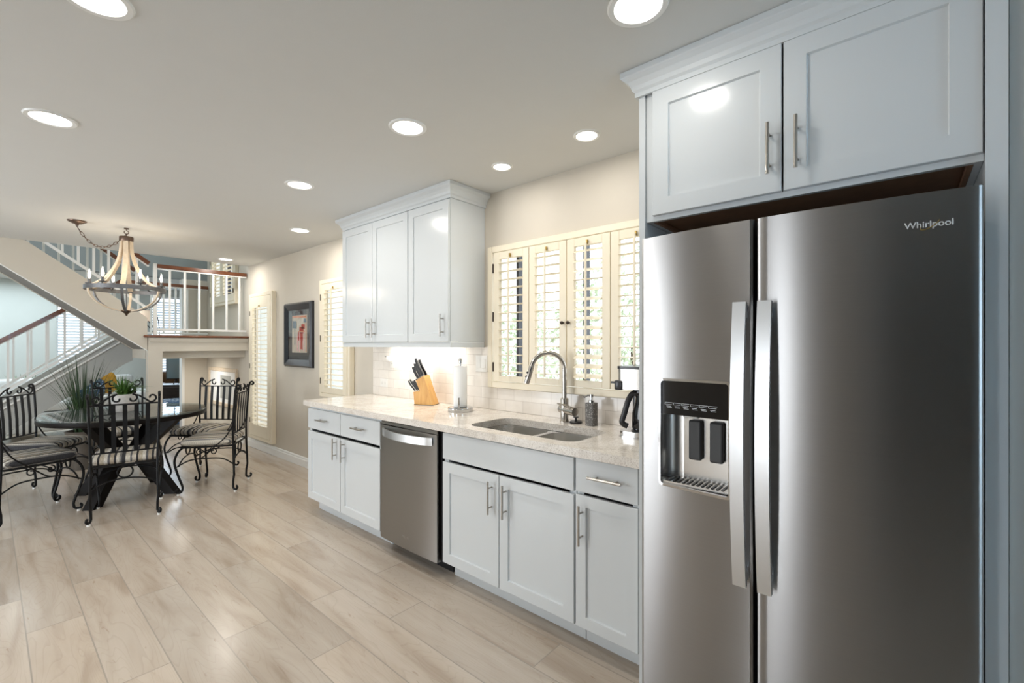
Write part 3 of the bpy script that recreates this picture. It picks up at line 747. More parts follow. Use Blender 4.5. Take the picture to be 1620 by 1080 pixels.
mb = MB(); mb.box(0.000, 0.036, -0.306, -0.299, 0.10, 0.866); mb.box(0.000, 0.036, 0.299, 0.306, 0.10, 0.866); mb.build('side_trim', 'black_plastic', t)
text_mesh('emblem', 'Whirlpool', 0.016, 'chrome', door, face_minus_x(-0.0305, 0.0, 0.165))

# countertop with the sink cut-out
SX0, SX1, SYa, SYb = 1.785, 2.140, 1.170, 1.895
mb = MB(); outer = [(1.700, 0.802), (2.3385, 0.802), (2.3385, 3.755), (1.712, 3.755), (1.700, 3.743)]
mb.plate(outer, [rrect(SX0, SX1, SYa, SYb, 0.075, 8)], 0.875, 0.915)
tag(mb.build('countertop', 'counter_stone'), 'long pale speckled stone countertop above the base cabinets', 'countertop')
# backsplash
mb = MB()
wall_grid(mb, 'X', WX-0.012, WX-0.001, 0.802, 3.714, 0.9155, 1.353, [(0.870, 2.220, 1.070, 1.40)])
tag(mb.build('tile_backsplash', 'subway_tile'), 'pale glossy subway tile backsplash running along behind the counter', 'backsplash')
# sink
t = thing('sink', 'undermount stainless steel sink with two bowls', 'sink', (1.96, 1.53, 0.870))
def bowl(y0, y1):
    mb = MB(); x0, x1 = SX0-0.004, SX1+0.004
    prof = [(0.0, 0.002), (0.003, -0.10), (0.008, -0.165), (0.022, -0.182), (0.06, -0.187)]
    rings = []
    for ins, z in prof:
        rings.append([mb.bm.verts.new((a-1.96, b-1.53, z)) for a, b in rrect(x0+ins, x1-ins, y0+ins, y1-ins, max(0.076-ins, 0.02), 6)])
    n = len(rings[0])
    for a, b in zip(rings, rings[1:]):
        for k in range(n): mb.bm.faces.new((a[k], a[(k+1) % n], b[(k+1) % n], b[k]))
    mb.bm.faces.new(rings[-1])
    o = mb.build('bowl', 'sink_steel', t, smooth=True)
    dm = MB(); dm.lathe([(0.045, -0.186), (0.045, -0.183), (0.036, -0.183), (0.032, -0.1855), (0.008, -0.1855)], (x0+x1)/2-1.96, (y0+y1)/2-1.53, 20)
    dm.build('drain', 'chrome', o, smooth=True)
bowl(SYa-0.004, 1.515); bowl(1.545, SYb+0.004)
mb = MB(); mb.plate(rrect(SX0-0.02-1.96, SX1+0.02-1.96, SYa-0.02-1.53, SYb+0.02-1.53, 0.08, 8),
         [rrect(SX0-0.004-1.96, SX1+0.004-1.96, SYa-0.004-1.53, 1.515-1.53, 0.076, 6), rrect(SX0-0.004-1.96, SX1+0.004-1.96, 1.545-1.53, SYb+0.004-1.53, 0.076, 6)], 0.000, 0.003)
mb.build('rim', 'sink_steel', t)
# faucet
t = thing('faucet', 'brushed nickel gooseneck faucet with pull-down spray head', 'faucet', (2.236, 1.529, 0.915))
mb = MB(); mb.lathe([(0.0, 0), (0.027, 0), (0.027, 0.008), (0.024, 0.010), (0.024, 0.135), (0.022, 0.140), (0.0, 0.140)], seg=24, cap=False)
mb.build('body', 'faucet_nickel', t, smooth=True)
dv = Vector((-0.72, 0.69, 0)).normalized(); R = 0.098
pts = [(0, 0, 0.138), (0, 0, 0.22)]
zc = 0.310
for k in range(0, 19):
    a = PI*k/18*0.93
    pts.append(tuple(dv*(R-R*math.cos(a))+Vector((0, 0, zc+R*math.sin(a)))))
mb = MB(); mb.tube(pts, 0.0135, 14); mb.build('neck', 'faucet_nickel', t, smooth=True)
e = Vector(pts[-1]); dd = (Vector(pts[-1])-Vector(pts[-2])).normalized()
mb = MB(); mb.tube([e-dd*0.002, e+dd*0.006, e+dd*0.035, e+dd*0.10, e+dd*0.108], [0.0142, 0.0155, 0.0155, 0.0165, 0.0145], 14)
sh = mb.build('spray_head', 'faucet_nickel', t, smooth=True)
sd = dd.cross(Vector((0, 0, 1))).normalized()
fr_ = (dd.cross(sd)).normalized()
for q in (0.045, 0.07):
    b = MB(); b.sphere(e+dd*q-sd*0.0155*0.4+fr_*(-0.0155), 0.006); b.build('button', 'black_plastic', sh, smooth=True)
mb = MB()
hx = Vector((-0.25, -0.97, 0)).normalized()
mb.cyl(tuple(-hx*0.034+Vector((0, 0, 0.075))), tuple(hx*0.092+Vector((0, 0, 0.068))), 0.0245, 18)
hv = mb.build('valve', 'faucet_nickel', t, smooth=True)
mb = MB(); mb.tube([tuple(hx*0.066+Vector((0, 0, 0.088))), tuple(hx*0.045+Vector((-0.03, 0, 0.104))), tuple(hx*0.01+Vector((-0.085, 0.0, 0.118)))], [0.0055, 0.006, 0.0045], 10)
mb.build('lever', 'faucet_nickel', hv, smooth=True)
# sink stopper on the counter
t = thing('sink_stopper', 'small black rubber sink stopper beside the faucet base', 'stopper', (2.245, 1.455, 0.915))
mb = MB(); mb.lathe([(0.0, 0), (0.036, 0), (0.038, 0.006), (0.033, 0.012), (0.006, 0.013)], seg=20); mb.build('disc', 'black_plastic', t, smooth=True)
mb = MB(); mb.lathe([(0.0065, 0.0132), (0.006, 0.030), (0.016, 0.033), (0.016, 0.037), (0.0, 0.038)], seg=16); mb.build('knob', 'black_plastic', t, smooth=True)
# soap dispenser
t = thing('soap_dispenser', 'grey patterned soap dispenser bottle with metal pump', 'dispenser', (2.235, 1.345, 0.915))
mb = MB(); mb.prism(rrect(-0.028, 0.028, -0.028, 0.028, 0.010, 4), 0, 0.128)
mb.build('bottle', 'soap_ceramic', t, smooth=True)
mb = MB(); mb.lathe([(0.017, 0.1285), (0.017, 0.142), (0.007, 0.144), (0.007, 0.166), (0.0, 0.167)], seg=16)
mb.tube([(0, 0, 0.170), (-0.02, 0.012, 0.171), (-0.040, 0.024, 0.162)], 0.006, 10); mb.lathe([(0.012, 0.160), (0.012, 0.176), (0.0, 0.177)], seg=14)
mb.build('pump', 'chrome', t, smooth=True)
# coffee maker
t = thing('coffee_maker', 'black and steel drip coffee maker tucked beside the refrigerator', 'coffee maker', (2.13, 0.975, 0.915))
mb = MB(); mb.prism(rrect(-0.085, 0.130, -0.105, 0.112, 0.03, 5), 0.0, 0.008)
mb.prism(rrect(-0.080, 0.125, -0.100, 0.108, 0.03, 5), 0.008, 0.030); mb.build('base', 'chrome', t, smooth=True)
mb = MB(); mb.lathe([(0.066, 0.0305), (0.066, 0.034), (0.05, 0.036), (0.0, 0.036)], -0.005, 0.0, 24); mb.build('warming_plate', 'black_plastic', t, smooth=True)
mb = MB(); mb.box(0.066, 0.128, -0.098, 0.104, 0.0305, 0.235, bev=0.012, seg=3); mb.build('column', 'black_plastic', t, smooth=True)
mb = MB(); mb.prism(rrect(-0.085, 0.130, -0.108, 0.115, 0.028, 5), 0.238, 0.336)
hd = mb.build('housing', 'faucet_nickel', t, smooth=True)
mb = MB(); mb.prism(rrect(-0.088, 0.133, -0.111, 0.118, 0.028, 5), 0.3365, 0.350); mb.build('lid', 'black_plastic', t, smooth=True)
mb = MB()
for q in (0.300, 0.318): mb.cyl((-0.086, -0.045, q), (-0.093, -0.045, q), 0.006, 10)
mb.build('buttons', 'black_plastic', hd)
mb = MB(); mb.box(-0.092, -0.045, 0.080, 0.124, 0.232, 0.280, bev=0.008, seg=2); mb.box(-0.080, -0.066, 0.124, 0.150, 0.262, 0.272, bev=0.003); mb.build('filter_latch', 'black_plastic', t, smooth=True)
mb = MB(); mb.lathe([(0.0, 0.0365), (0.058, 0.0365), (0.064, 0.05), (0.062, 0.12), (0.048, 0.175), (0.045, 0.205), (0.05, 0.212), (0.0, 0.220)], -0.005, 0.0, 24, cap=False)
ca = mb.build('carafe', 'black_gloss', t, smooth=True)
mb = MB(); mb.tube(smooth_path([(-0.025, 0.035, 0.212), (-0.035, 0.052, 0.212), (-0.048, 0.068, 0.180), (-0.058, 0.082, 0.12), (-0.062, 0.094, 0.07), (-0.050, 0.070, 0.052)]), 0.014, 10); mb.build('carafe_handle', 'black_plastic', ca, smooth=True)
# paper towel
t = thing('paper_towel_holder', 'chrome paper towel holder with round base on the counter', 'holder', (2.128, 2.315, 0.915))
mb = MB(); mb.lathe([(0.0, 0), (0.084, 0), (0.086, 0.006), (0.086, 0.024), (0.080, 0.030), (0.0, 0.031)], seg=32, cap=False); mb.build('base', 'chrome', t, smooth=True)
mb = MB(); mb.cyl((0, 0, 0.030), (0, 0, 0.330), 0.007, 12); mb.lathe([(0.006, 0.325), (0.013, 0.332), (0.014, 0.352), (0.008, 0.362), (0.0, 0.363)], seg=14); mb.build('post', 'chrome', t, smooth=True)
mb = MB(); mb.tube([(-0.055, -0.045, 0.030), (-0.055, -0.045, 0.080), (-0.055, -0.045, 0.100)], 0.005, 8); mb.build('tension_arm', 'chrome', t, smooth=True)
mb = MB(); mb.lathe([(0.012, 0.0), (0.046, 0.0), (0.0465, 0.002), (0.0465, 0.275), (0.046, 0.277), (0.012, 0.277)], seg=32, cap=False)
mb.lathe([(0.012, 0.277), (0.012, 0.0)], seg=32, cap=False)
tag(mb.build('paper_towel_roll', 'paper', smooth=True, loc=(2.128, 2.315, 0.9465)), 'white paper towel roll standing on the chrome holder', 'paper towel')
# knife block: main block leans towards +Y, smaller block in front
KB = Vector((2.195, 2.775, 0.915)); KR = math.radians(24)
t = thing('knife_block', 'slanted light wood knife block holding black handled knives', 'knife block', tuple(KB), KR)
mb = MB(); mb.prism([(-0.085, 0.004), (-0.015, 0.004), (0.060, 0.185), (-0.005, 0.222)], -0.048, 0.048, 'X'); mb.build('block', 'block_wood', t)
mb = MB(); mb.prism([(-0.013, 0.004), (0.072, 0.004), (0.080, 0.098), (0.025, 0.104)], -0.048, 0.048, 'X'); mb.build('front_block', 'block_wood', t)
mb = MB(); mb.box(-0.050, 0.050, -0.086, 0.074, 0.0, 0.004); mb.build('base', 'black_plastic', t)
def knife(name, label, cat, y, z, x, length, lean, r, group):
    """only the handle shows; the blade runs down inside the slot"""
    k = thing(name, label, cat, (KB.x+x*math.cos(KR)-y*math.sin(KR), KB.y+x*math.sin(KR)+y*math.cos(KR), KB.z+z), KR, group)
    d = Vector((0, math.sin(lean), math.cos(lean)))
    q = Vector((0, math.cos(lean), -math.sin(lean)))
    mb = MB(); mb.strip([tuple(d*0.003), tuple(d*length*0.25), tuple(d*length*0.6+q*0.003), tuple(d*length*0.92), tuple(d*length-q*0.004)], (1, 0, 0), r*1.3, r*2.0)
    mb.build('handle', 'black_plastic', k)
    mb = MB(); mb.strip([tuple(d*0.0005), tuple(d*0.010)], (1, 0, 0), r*1.4, r*2.1); mb.build('bolster', 'chrome', k)
    return k
ln = math.radians(28)
spec_k = [(0.0067, 0.2155, -0.026, 0.150, 'tallest black knife handle at the near right of the block top'),
          (0.0067, 0.2155, 0.026, 0.140, 'black knife handle at the right of the block top, wall side'),
          (0.0275, 0.2040, -0.026, 0.120, 'black knife handle in the middle of the block top, near side'),
          (0.0275, 0.2040, 0.026, 0.145, 'black knife handle in the middle of the block top, wall side'),
          (0.0483, 0.1925, -0.026, 0.105, 'shorter black knife handle at the left edge of the block top, near side'),
          (0.0483, 0.1925, 0.026, 0.115, 'shorter black knife handle at the left edge of the block top, wall side')]
for y, z, x, l, lab in spec_k: knife('kitchen_knife', lab, 'knife', y, z, x, l, ln, 0.0085, 'knives in the block')
for y in (0.036, 0.056, 0.076):
    for x in (-0.028, 0.024):
        knife('steak_knife', 'one of six matching steak knife handles in the low front of the block', 'knife', y, 0.1055-0.11*(y-0.025)+0.003, x, 0.085+0.02*random.random(), math.radians(38), 0.0052, 'steak knives in the block')

# outlets and switch on the tile
def plate_thing(name, label, cat, y, z, wy, hz, kind):
    t = thing(name, label, cat, (WX-0.0125, y, z))
    mb = MB(); mb.box(-0.006, 0, -wy/2, wy/2, -hz/2, hz/2, bev=0.002); pl = mb.build('plate', 'outlet_white', t)
    if kind == 'outlet':
        for s in (-1, 1):
            q = MB(); q.box(-0.008, -0.0062, -0.017, 0.017, s*0.020-0.014, s*0.020+0.014, bev=0.001); sk = q.build('socket', 'outlet_white', t)
            q = MB(); q.box(-0.0086, -0.0081, -0.007, -0.005, s*0.020-0.004, s*0.020+0.005); q.box(-0.0086, -0.0081, 0.005, 0.007, s*0.020-0.004, s*0.020+0.005); q.build('slot', 'dark_grey_plastic', sk)
    elif kind == 'wide':
        for s in (-1, 1):
            q = MB(); q.box(-0.008, -0.0062, s*0.024-0.014, s*0.024+0.014, -0.017, 0.017, bev=0.001); sk = q.build('socket', 'outlet_white', t)
            q = MB(); q.box(-0.0086, -0.0081, s*0.024-0.005, s*0.024+0.005, -0.007, -0.005); q.box(-0.0086, -0.0081, s*0.024-0.005, s*0.024+0.005, 0.005, 0.007); q.build('slot', 'dark_grey_plastic', sk)
    else:
        for s in (-1, 1):
            q = MB(); q.box(-0.010, -0.0062, s*0.024-0.017, s*0.024+0.017, -0.033, 0.033, bev=0.002); q.build('rocker', 'outlet_white', t)
    return t
plate_thing('outlet', 'white wall outlet on the tile behind the knife block, under the cabinet', 'outlet', 3.40, 1.225, 0.072, 0.115, 'outlet')
tt = thing('night_light', 'small white plug-in device in the upper wall outlet', 'plug', (WX-0.0215, 3.415, 1.245))
mb = MB(); mb.box(-0.035, -0.0005, -0.026, 0.026, -0.02, 0.025, bev=0.006, seg=2); mb.build('casing', 'outlet_white', tt, smooth=True)
mb = MB(); mb.cyl((-0.02, 0.026, 0.020), (-0.02, 0.060, 0.022), 0.004, 8); mb.build('stem', 'chrome', tt, smooth=True)
plate_thing('outlet', 'wide white outlet low on the tile near the counter end', 'outlet', 3.53, 1.03, 0.118, 0.072, 'wide')
plate_thing('light_switch', 'white double light switch beside the kitchen window', 'switch', 2.305, 1.235, 0.118, 0.118, 'switch')

# upper wall cabinets
XU = 2.012; XUD = 1.992
def upper(label, y0, y1, doors, name='wall_cabinet'):
    c = thing(name, label, 'cabinet', (XU, (y0+y1)/2, 1.37))
    carcass(y0, y1, 1.390, 2.36, XU, c, toe=False, top=True)
    for (a, b, hy) in doors:
        d = shaker(a, b, 1.392, 2.335, XUD, c, fw=0.055); pull(hy, 1.50, XUD, 0.15, True, c, d)
    return c
upper('double door white wall cabinet left over the counter end', 2.727, 3.655, [(3.195, 3.651, 3.235), (2.731, 3.190, 3.150)])
upper('single door white wall cabinet nearest the kitchen window', 2.285, 2.724, [(2.288, 2.721, 2.335)])
crown = [(0.0, 2.345), (0.010, 2.345), (0.010, 2.362), (0.018, 2.370), (0.022, 2.385), (0.034, 2.402), (0.050, 2.414), (0.053, 2.418), (0.053, 2.4385), (0.0, 2.4385)]
mb = MB(); sweep(mb, [(WX-0.002, 2.283), (XU-0.001, 2.283), (XU-0.001, 3.657), (WX-0.002, 3.657)][::-1], crown)
structure(mb.build('trim_4', 'cabinet_white'))
mb = MB(); sweep(mb, [(WX-0.016, 2.283), (XU-0.001, 2.283), (XU-0.001, 3.657), (WX-0.016, 3.657)][::-1], [(-0.016, 1.352), (0.006, 1.352), (0.006, 1.384), (0.002, 1.3885), (-0.016, 1.3885)])
structure(mb.build('trim_5', 'cabinet_white'))
t = thing('under_cabinet_light', 'slim light strip glowing under the wall cabinets', 'light', (2.25, 2.95, 1.3895))
mb = MB(); mb.box(-0.02, 0.02, -0.45, 0.45, -0.016, -0.001, bev=0.002); mb.build('housing', 'white_trim', t)
mb = MB(); mb.box(-0.015, 0.015, -0.44, 0.44, -0.0185, -0.0165); mb.build('diffuser', 'strip_glow', t)
area_light('strip_light', (0, 0, -0.022), (0, 0, 0), 0.03, 0.88, 2.0, (1.0, 0.95, 0.87), parent=t)

# ------------------------------------------------------------------ refrigerator enclosure
mb = MB(); mb.box(1.690, WX-0.002, 0.776, 0.800, 0.0, 2.36)
tag(mb.build('end_panel', 'cabinet_white'), 'tall white end panel between the counter and refrigerator', 'panel')
mb = MB(); mb.box(1.672, WX-0.002, -0.192, -0.152, 0.0, 2.344)
tag(mb.build('end_panel', 'cabinet_white'), 'tall white end panel right of the refrigerator', 'panel')
XO = 1.700; XOD = 1.680
c = thing('wall_cabinet', 'white two door wall cabinet above the refrigerator', 'cabinet', (XO, 0.31, 1.85))
P = c.location; mb = MB()
def Bc(a, b, cc, d_, e, f): mb.box(a-P.x, b-P.x, cc-P.y, d_-P.y, e-P.z, f-P.z)
Bc(XO, WX-0.003, -0.151, -0.135, 1.850, 2.36); Bc(XO, WX-0.003, 0.756, 0.774, 1.850, 2.36); Bc(XO, WX-0.003, -0.135, 0.756, 2.342, 2.36)
Bc(XO, XO+0.019, -0.135, 0.756, 1.850, 1.885); Bc(XO, XO+0.019, -0.135, -0.10, 1.885, 2.342); Bc(XO, XO+0.019, 0.72, 0.756, 1.885, 2.342)
mb.build('body', 'cabinet_white', c)
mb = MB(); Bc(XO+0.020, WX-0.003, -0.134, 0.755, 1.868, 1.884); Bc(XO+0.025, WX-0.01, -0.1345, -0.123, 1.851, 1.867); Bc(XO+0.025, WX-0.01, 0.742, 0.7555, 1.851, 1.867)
tag(mb.build('underside', 'underside_brown', c), 'brown unpainted underside')
d = shaker(0.306, 0.742, 1.868, 2.345, XOD, c, fw=0.062); pull(0.340, 2.005, XOD, 0.165, True, c, d)
d = shaker(-0.148, 0.300, 1.868, 2.345, XOD, c, fw=0.062); pull(0.262, 2.005, XOD, 0.165, True, c, d)
mb = MB(); sweep(mb, [(WX-0.002, 0.802), (XO-0.012, 0.802), (XO-0.012, -0.194)], crown)
structure(mb.build('trim_6', 'cabinet_white'))

# ------------------------------------------------------------------ refrigerator
t = thing('refrigerator', 'large stainless steel side-by-side refrigerator with ice and water dispenser', 'refrigerator', (1.50, 0.286, 0))
FRX, FRY = 1.50, 0.286
mb = MB(); mb.box(0.085, 0.80, -0.405, 0.405, 0.03, 1.725, bev=0.004); mb.build('cabinet', 'fridge_side', t)
mb = MB(); mb.box(0.06, 0.10, -0.40, 0.40, 0.012, 0.075, bev=0.004)
for k in range(14): mb.box(0.056, 0.0602, -0.36+k*0.054, -0.33+k*0.054, 0.025, 0.06)
mb.build('base_grille', 'dark_grey_plastic', t)
mb = MB()
for a, b in ((0.15, -0.36), (0.15, 0.36), (0.7, -0.36), (0.7, 0.36)): mb.cyl((a, b, 0.0), (a, b, 0.035), 0.018, 12)
mb.build('feet', 'black_plastic', t)
HALF = 0.422; BULGE = 0.030
def fx(y):   # front surface of the bowed doors, local x
    return 0.012-BULGE*(1-(y/HALF)**2)
def door_profile(y0, y1, n=22, r=0.010):
    out = [(0.080, y0), (fx(y0)+r, y0), (fx(y0)+r*0.3, y0+r*0.25)]
    for k in range(n+1):
        y = y0+r+(y1-y0-2*r)*k/n; out.append((fx(y), y))
    out += [(fx(y1)+r*0.3, y1-r*0.25), (fx(y1)+r, y1), (0.080, y1)]
    return out
DZ0, DZ1 = 0.080, 1.742
YS = 0.338-FRY                  # split between doors
# right (fridge) door
mb = MB(); mb.prism(door_profile(-HALF, YS-0.004), DZ0, DZ1)
rd = mb.build('door', 'fridge_steel', t, smooth=True)
# left (freezer) door has a real opening for the dispenser
dy0, dy1, dzb, dzt = 0.405-FRY, 0.638-FRY, 0.897, 1.256
mb = MB()
ys = [YS+0.004]; 
prof = door_profile(YS+0.004, HALF, 40)
def strip_band(pf, z0, z1): mb.prism(pf, z0, z1)
pl_ = [p for p in prof]
def sub(pf_lo, pf_hi):
    pts = [(fx(pf_lo), pf_lo)]+[(x, y) for x, y in prof if pf_lo < y < pf_hi and x < 0.03]+[(fx(pf_hi), pf_hi)]
    return pts
strip_band(prof, DZ0, dzb); strip_band(prof, dzt, DZ1)
left_pts = [p for p in prof if p[1] <= dy0+1e-6 and p[0] < 0.079]
right_pts = [p for p in prof if p[1] >= dy1-1e-6 and p[0] < 0.079]
strip_band([(0.080, YS+0.004)]+left_pts+[(fx(dy0), dy0), (0.080, dy0)], dzb, dzt)
strip_band([(0.080, dy1), (fx(dy1), dy1)]+right_pts+[(0.080, HALF)], dzb, dzt)
ld = mb.build('door', 'fridge_steel', t, smooth=False)
# dispenser parts
xm = lambda y: fx(y)
mb = MB()   # trim ring
ro = rrect(dy0-0.002, dy1+0.002, dzb-0.002, dzt+0.002, 0.014, 5); ri = rrect(dy0+0.006, dy1-0.006, dzb+0.006, dzt-0.006, 0.010, 5)
n = len(ro)
A = [mb.bm.verts.new((fx(y)-0.004, y, z)) for y, z in ro]; B_ = [mb.bm.verts.new((fx(y)-0.004, y, z)) for y, z in ri]
A2 = [mb.bm.verts.new((fx(y)+0.004, y, z)) for y, z in ro]; B2 = [mb.bm.verts.new((fx(y)+0.010, y, z)) for y, z in ri]
for k in range(n):
    j = (k+1) % n
    mb.bm.faces.new((A[k], A[j], B_[j], B_[k])); mb.bm.faces.new((A[k], A[j], A2[j], A2[k])); mb.bm.faces.new((B_[k], B_[j], B2[j], B2[k]))
tag(mb.build('dispenser_trim', 'chrome', ld), 'bright dispenser surround')
pz = 1.138
mb = MB(); mb.prism([(fx(dy0+0.006)+0.002, dy0+0.006), (fx((dy0+dy1)/2)+0.002, (dy0+dy1)/2), (fx(dy1-0.006)+0.002, dy1-0.006), (0.070, dy1-0.006), (0.070, dy0+0.006)], pz, dzt-0.006)
cp = tag(mb.build('control_panel', 'black_gloss', ld), 'glossy black dispenser control panel')
mb = MB()
for k in range(6):
    yc = dy1-0.034-k*0.029; x = fx(yc)+0.0012
    z0 = 1.170
    for a, b, c1, d1 in ((yc-0.0135, yc+0.0135, z0+0.006, z0+0.0072), (yc+0.0125, yc+0.0135, z0, z0+0.006), (yc-0.011, yc+0.011, z0, z0+0.001),
                       (yc-0.008, yc+0.008, z0-0.006, z0-0.0045), (yc-0.010, yc+0.006, z0-0.010, z0-0.0087)):
        mb.box(x, x+0.0018, a, b, c1, d1)
tag(mb.build('button_icons', 'print_white', cp), 'row of small white button markings')
mb = MB()   # cavity: back, sides
cx_ = 0.072
mb.box(cx_, cx_+0.006, dy0+0.004, dy1-0.004, dzb+0.004, pz); 
mb.build('cavity_back', 'sink_steel', ld)
mb = MB(); 
arc = [(fx(dy1)+0.006+0.062*math.sin(a), dy1-0.004-0.055*(1-math.cos(a))) for a in [PI/2*k/8 for k in range(9)]]
v0 = [mb.bm.verts.new((x, y, dzb+0.012)) for x, y in arc]; v1 = [mb.bm.verts.new((x, y, pz)) for x, y in arc]
for k in range(8): mb.bm.faces.new((v0[k], v0[k+1], v1[k+1], v1[k]))
mb.build('cavity_side', 'sink_steel', ld, smooth=True)
mb = MB(); mb.box(fx(dy0)+0.012, cx_, dy0+0.003, dy0+0.009, dzb+0.010, pz); mb.build('cavity_side', 'dark_grey_plastic', ld)
for yc in (dy0+0.062, dy0+0.130):
    mb = MB(); mb.box(0.046, 0.068, yc-0.021, yc+0.021, 0.985, 1.118, bev=0.006, seg=2); tag(mb.build('paddle', 'dark_grey_plastic', ld), 'dark grey dispenser paddle')
mb = MB(); mb.box(fx(dy1)+0.004, cx_, dy0+0.007, dy1-0.007, dzb+0.006, dzb+0.014)
tr = mb.build('drip_tray', 'sink_steel', ld)
mb = MB()
for k in range(12): mb.box(0.012, 0.064, dy0+0.03+k*0.0155, dy0+0.036+k*0.0155, dzb+0.0145, dzb+0.017)
mb.build('grate', 'dark_grey_plastic', tr)
mb = MB(); mb.box(0.020, 0.045, dy0+0.11, dy0+0.16, pz-0.010, pz-0.0005, bev=0.003); mb.build('ice_chute', 'outlet_white', ld)
# handles: wide bowed straps
for yc, dr in ((0.371-FRY, ld), (0.305-FRY, rd)):
    mb = MB(); pts = []
    for k in range(25):
        u = k/24; z = 0.665+0.830*u
        bow = 0.030*(1-(2*u-1)**2)
        pts.append((fx(yc)-0.034-bow, yc, z))
    mb.strip(pts, (0, 1, 0), 0.036, 0.016)
    for z in (0.690, 1.470):
        mb.box(fx(yc)-0.034, fx(yc)+0.003, yc-0.013, yc+0.013, z-0.022, z+0.022, bev=0.003)
    tag(mb.build('handle', 'satin_handle', dr, smooth=True), 'bright satin bowed door handle')
# logo
LY0 = -0.040-FRY; sl_ = 2*BULGE*LY0/HALF**2; nn = math.hypot(1, sl_)
def on_door(gx, gy, gz):     # glyph frame on the bowed door: x runs to -Y along the surface, y up, z outwards
    return Vector((fx(LY0)-sl_*gx/nn-gz/nn, LY0-gx/nn+sl_*gz/nn, 1.657+gy))
o0 = on_door(0, 0, 0); c1 = on_door(1, 0, 0)-o0; c2 = on_door(0, 1, 0)-o0; c3 = on_door(0, 0, 1)-o0; o0 = on_door(0, 0, 0.0012)
text_mesh('logo', 'Whirlpool', 0.0215, 'badge_silver', rd, Matrix(((c1.x, c2.x, c3.x, o0.x), (c1.y, c2.y, c3.y, o0.y), (c1.z, c2.z, c3.z, o0.z), (0, 0, 0, 1))))
mb = MB(); pts = []
for k in range(21):
    a = math.radians(150+215*k/20); gx = 0.002+0.017*math.cos(a); gy = 0.006+0.008*math.sin(a)+0.55*(gx-0.002)
    pts.append(on_door(gx, gy, 0.0025))
mb.tube(pts, [0.0003+0.0008*math.sin(PI*k/20) for k in range(21)], 6); mb.build('logo_swoosh', 'gold_trim', rd)

# ------------------------------------------------------------------ ceiling downlights
def downlight(x, y, R, label, power):
    t = thing('recessed_light', label, 'ceiling light', (x, y, CEIL), 0, 'recessed ceiling lights')
    mb = MB(); mb.lathe([(R*0.76, -0.001), (R*0.78, -0.006), (R*0.95, -0.007), (R, -0.001)], seg=40, cap=False); mb.build('trim_ring', 'white_trim', t, smooth=True)
    mb = MB(); mb.lathe([(R*0.77, -0.0005), (R*0.77, -0.0022), (0.001, -0.0022)], seg=40); mb.build('diffuser', 'lamp_glow', t)
    area_light('lamp', (0, 0, -0.012), (0, 0, 0), R*1.4, 0, power, (1.0, 0.95, 0.88), shape='DISK', parent=t)
PW = 5
for (x, y, R, lab) in [(1.345, 0.641, 0.095, 'round recessed ceiling light nearest the refrigerator cabinet'),
                       (2.005, 1.235, 0.068, 'small recessed ceiling light nearest the refrigerator above the kitchen window'),
                       (2.022, 1.834, 0.064, 'small recessed ceiling light beside the wall cabinet crown'),
                       (1.354, 1.853, 0.092, 'round recessed ceiling light in the middle of the kitchen ceiling'),
                       (1.368, 3.066, 0.092, 'round recessed ceiling light level with the double wall cabinet'),
                       (1.916, 4.281, 0.092, 'round recessed ceiling light past the wall cabinets before the dining area'),
                       (1.956, 6.446, 0.092, 'round recessed ceiling light at the stair landing railing'),
                       (0.196, 3.055, 0.095, 'round recessed ceiling light at the far left of the ceiling'),
                       (0.219, 1.890, 0.095, 'round recessed ceiling light cut by the top edge of the picture')]:
    downlight(x, y, R, lab, PW*(R/0.092)**2*(0.5 if R < 0.08 else 1)*(0.28 if y < 1.0 else 1))

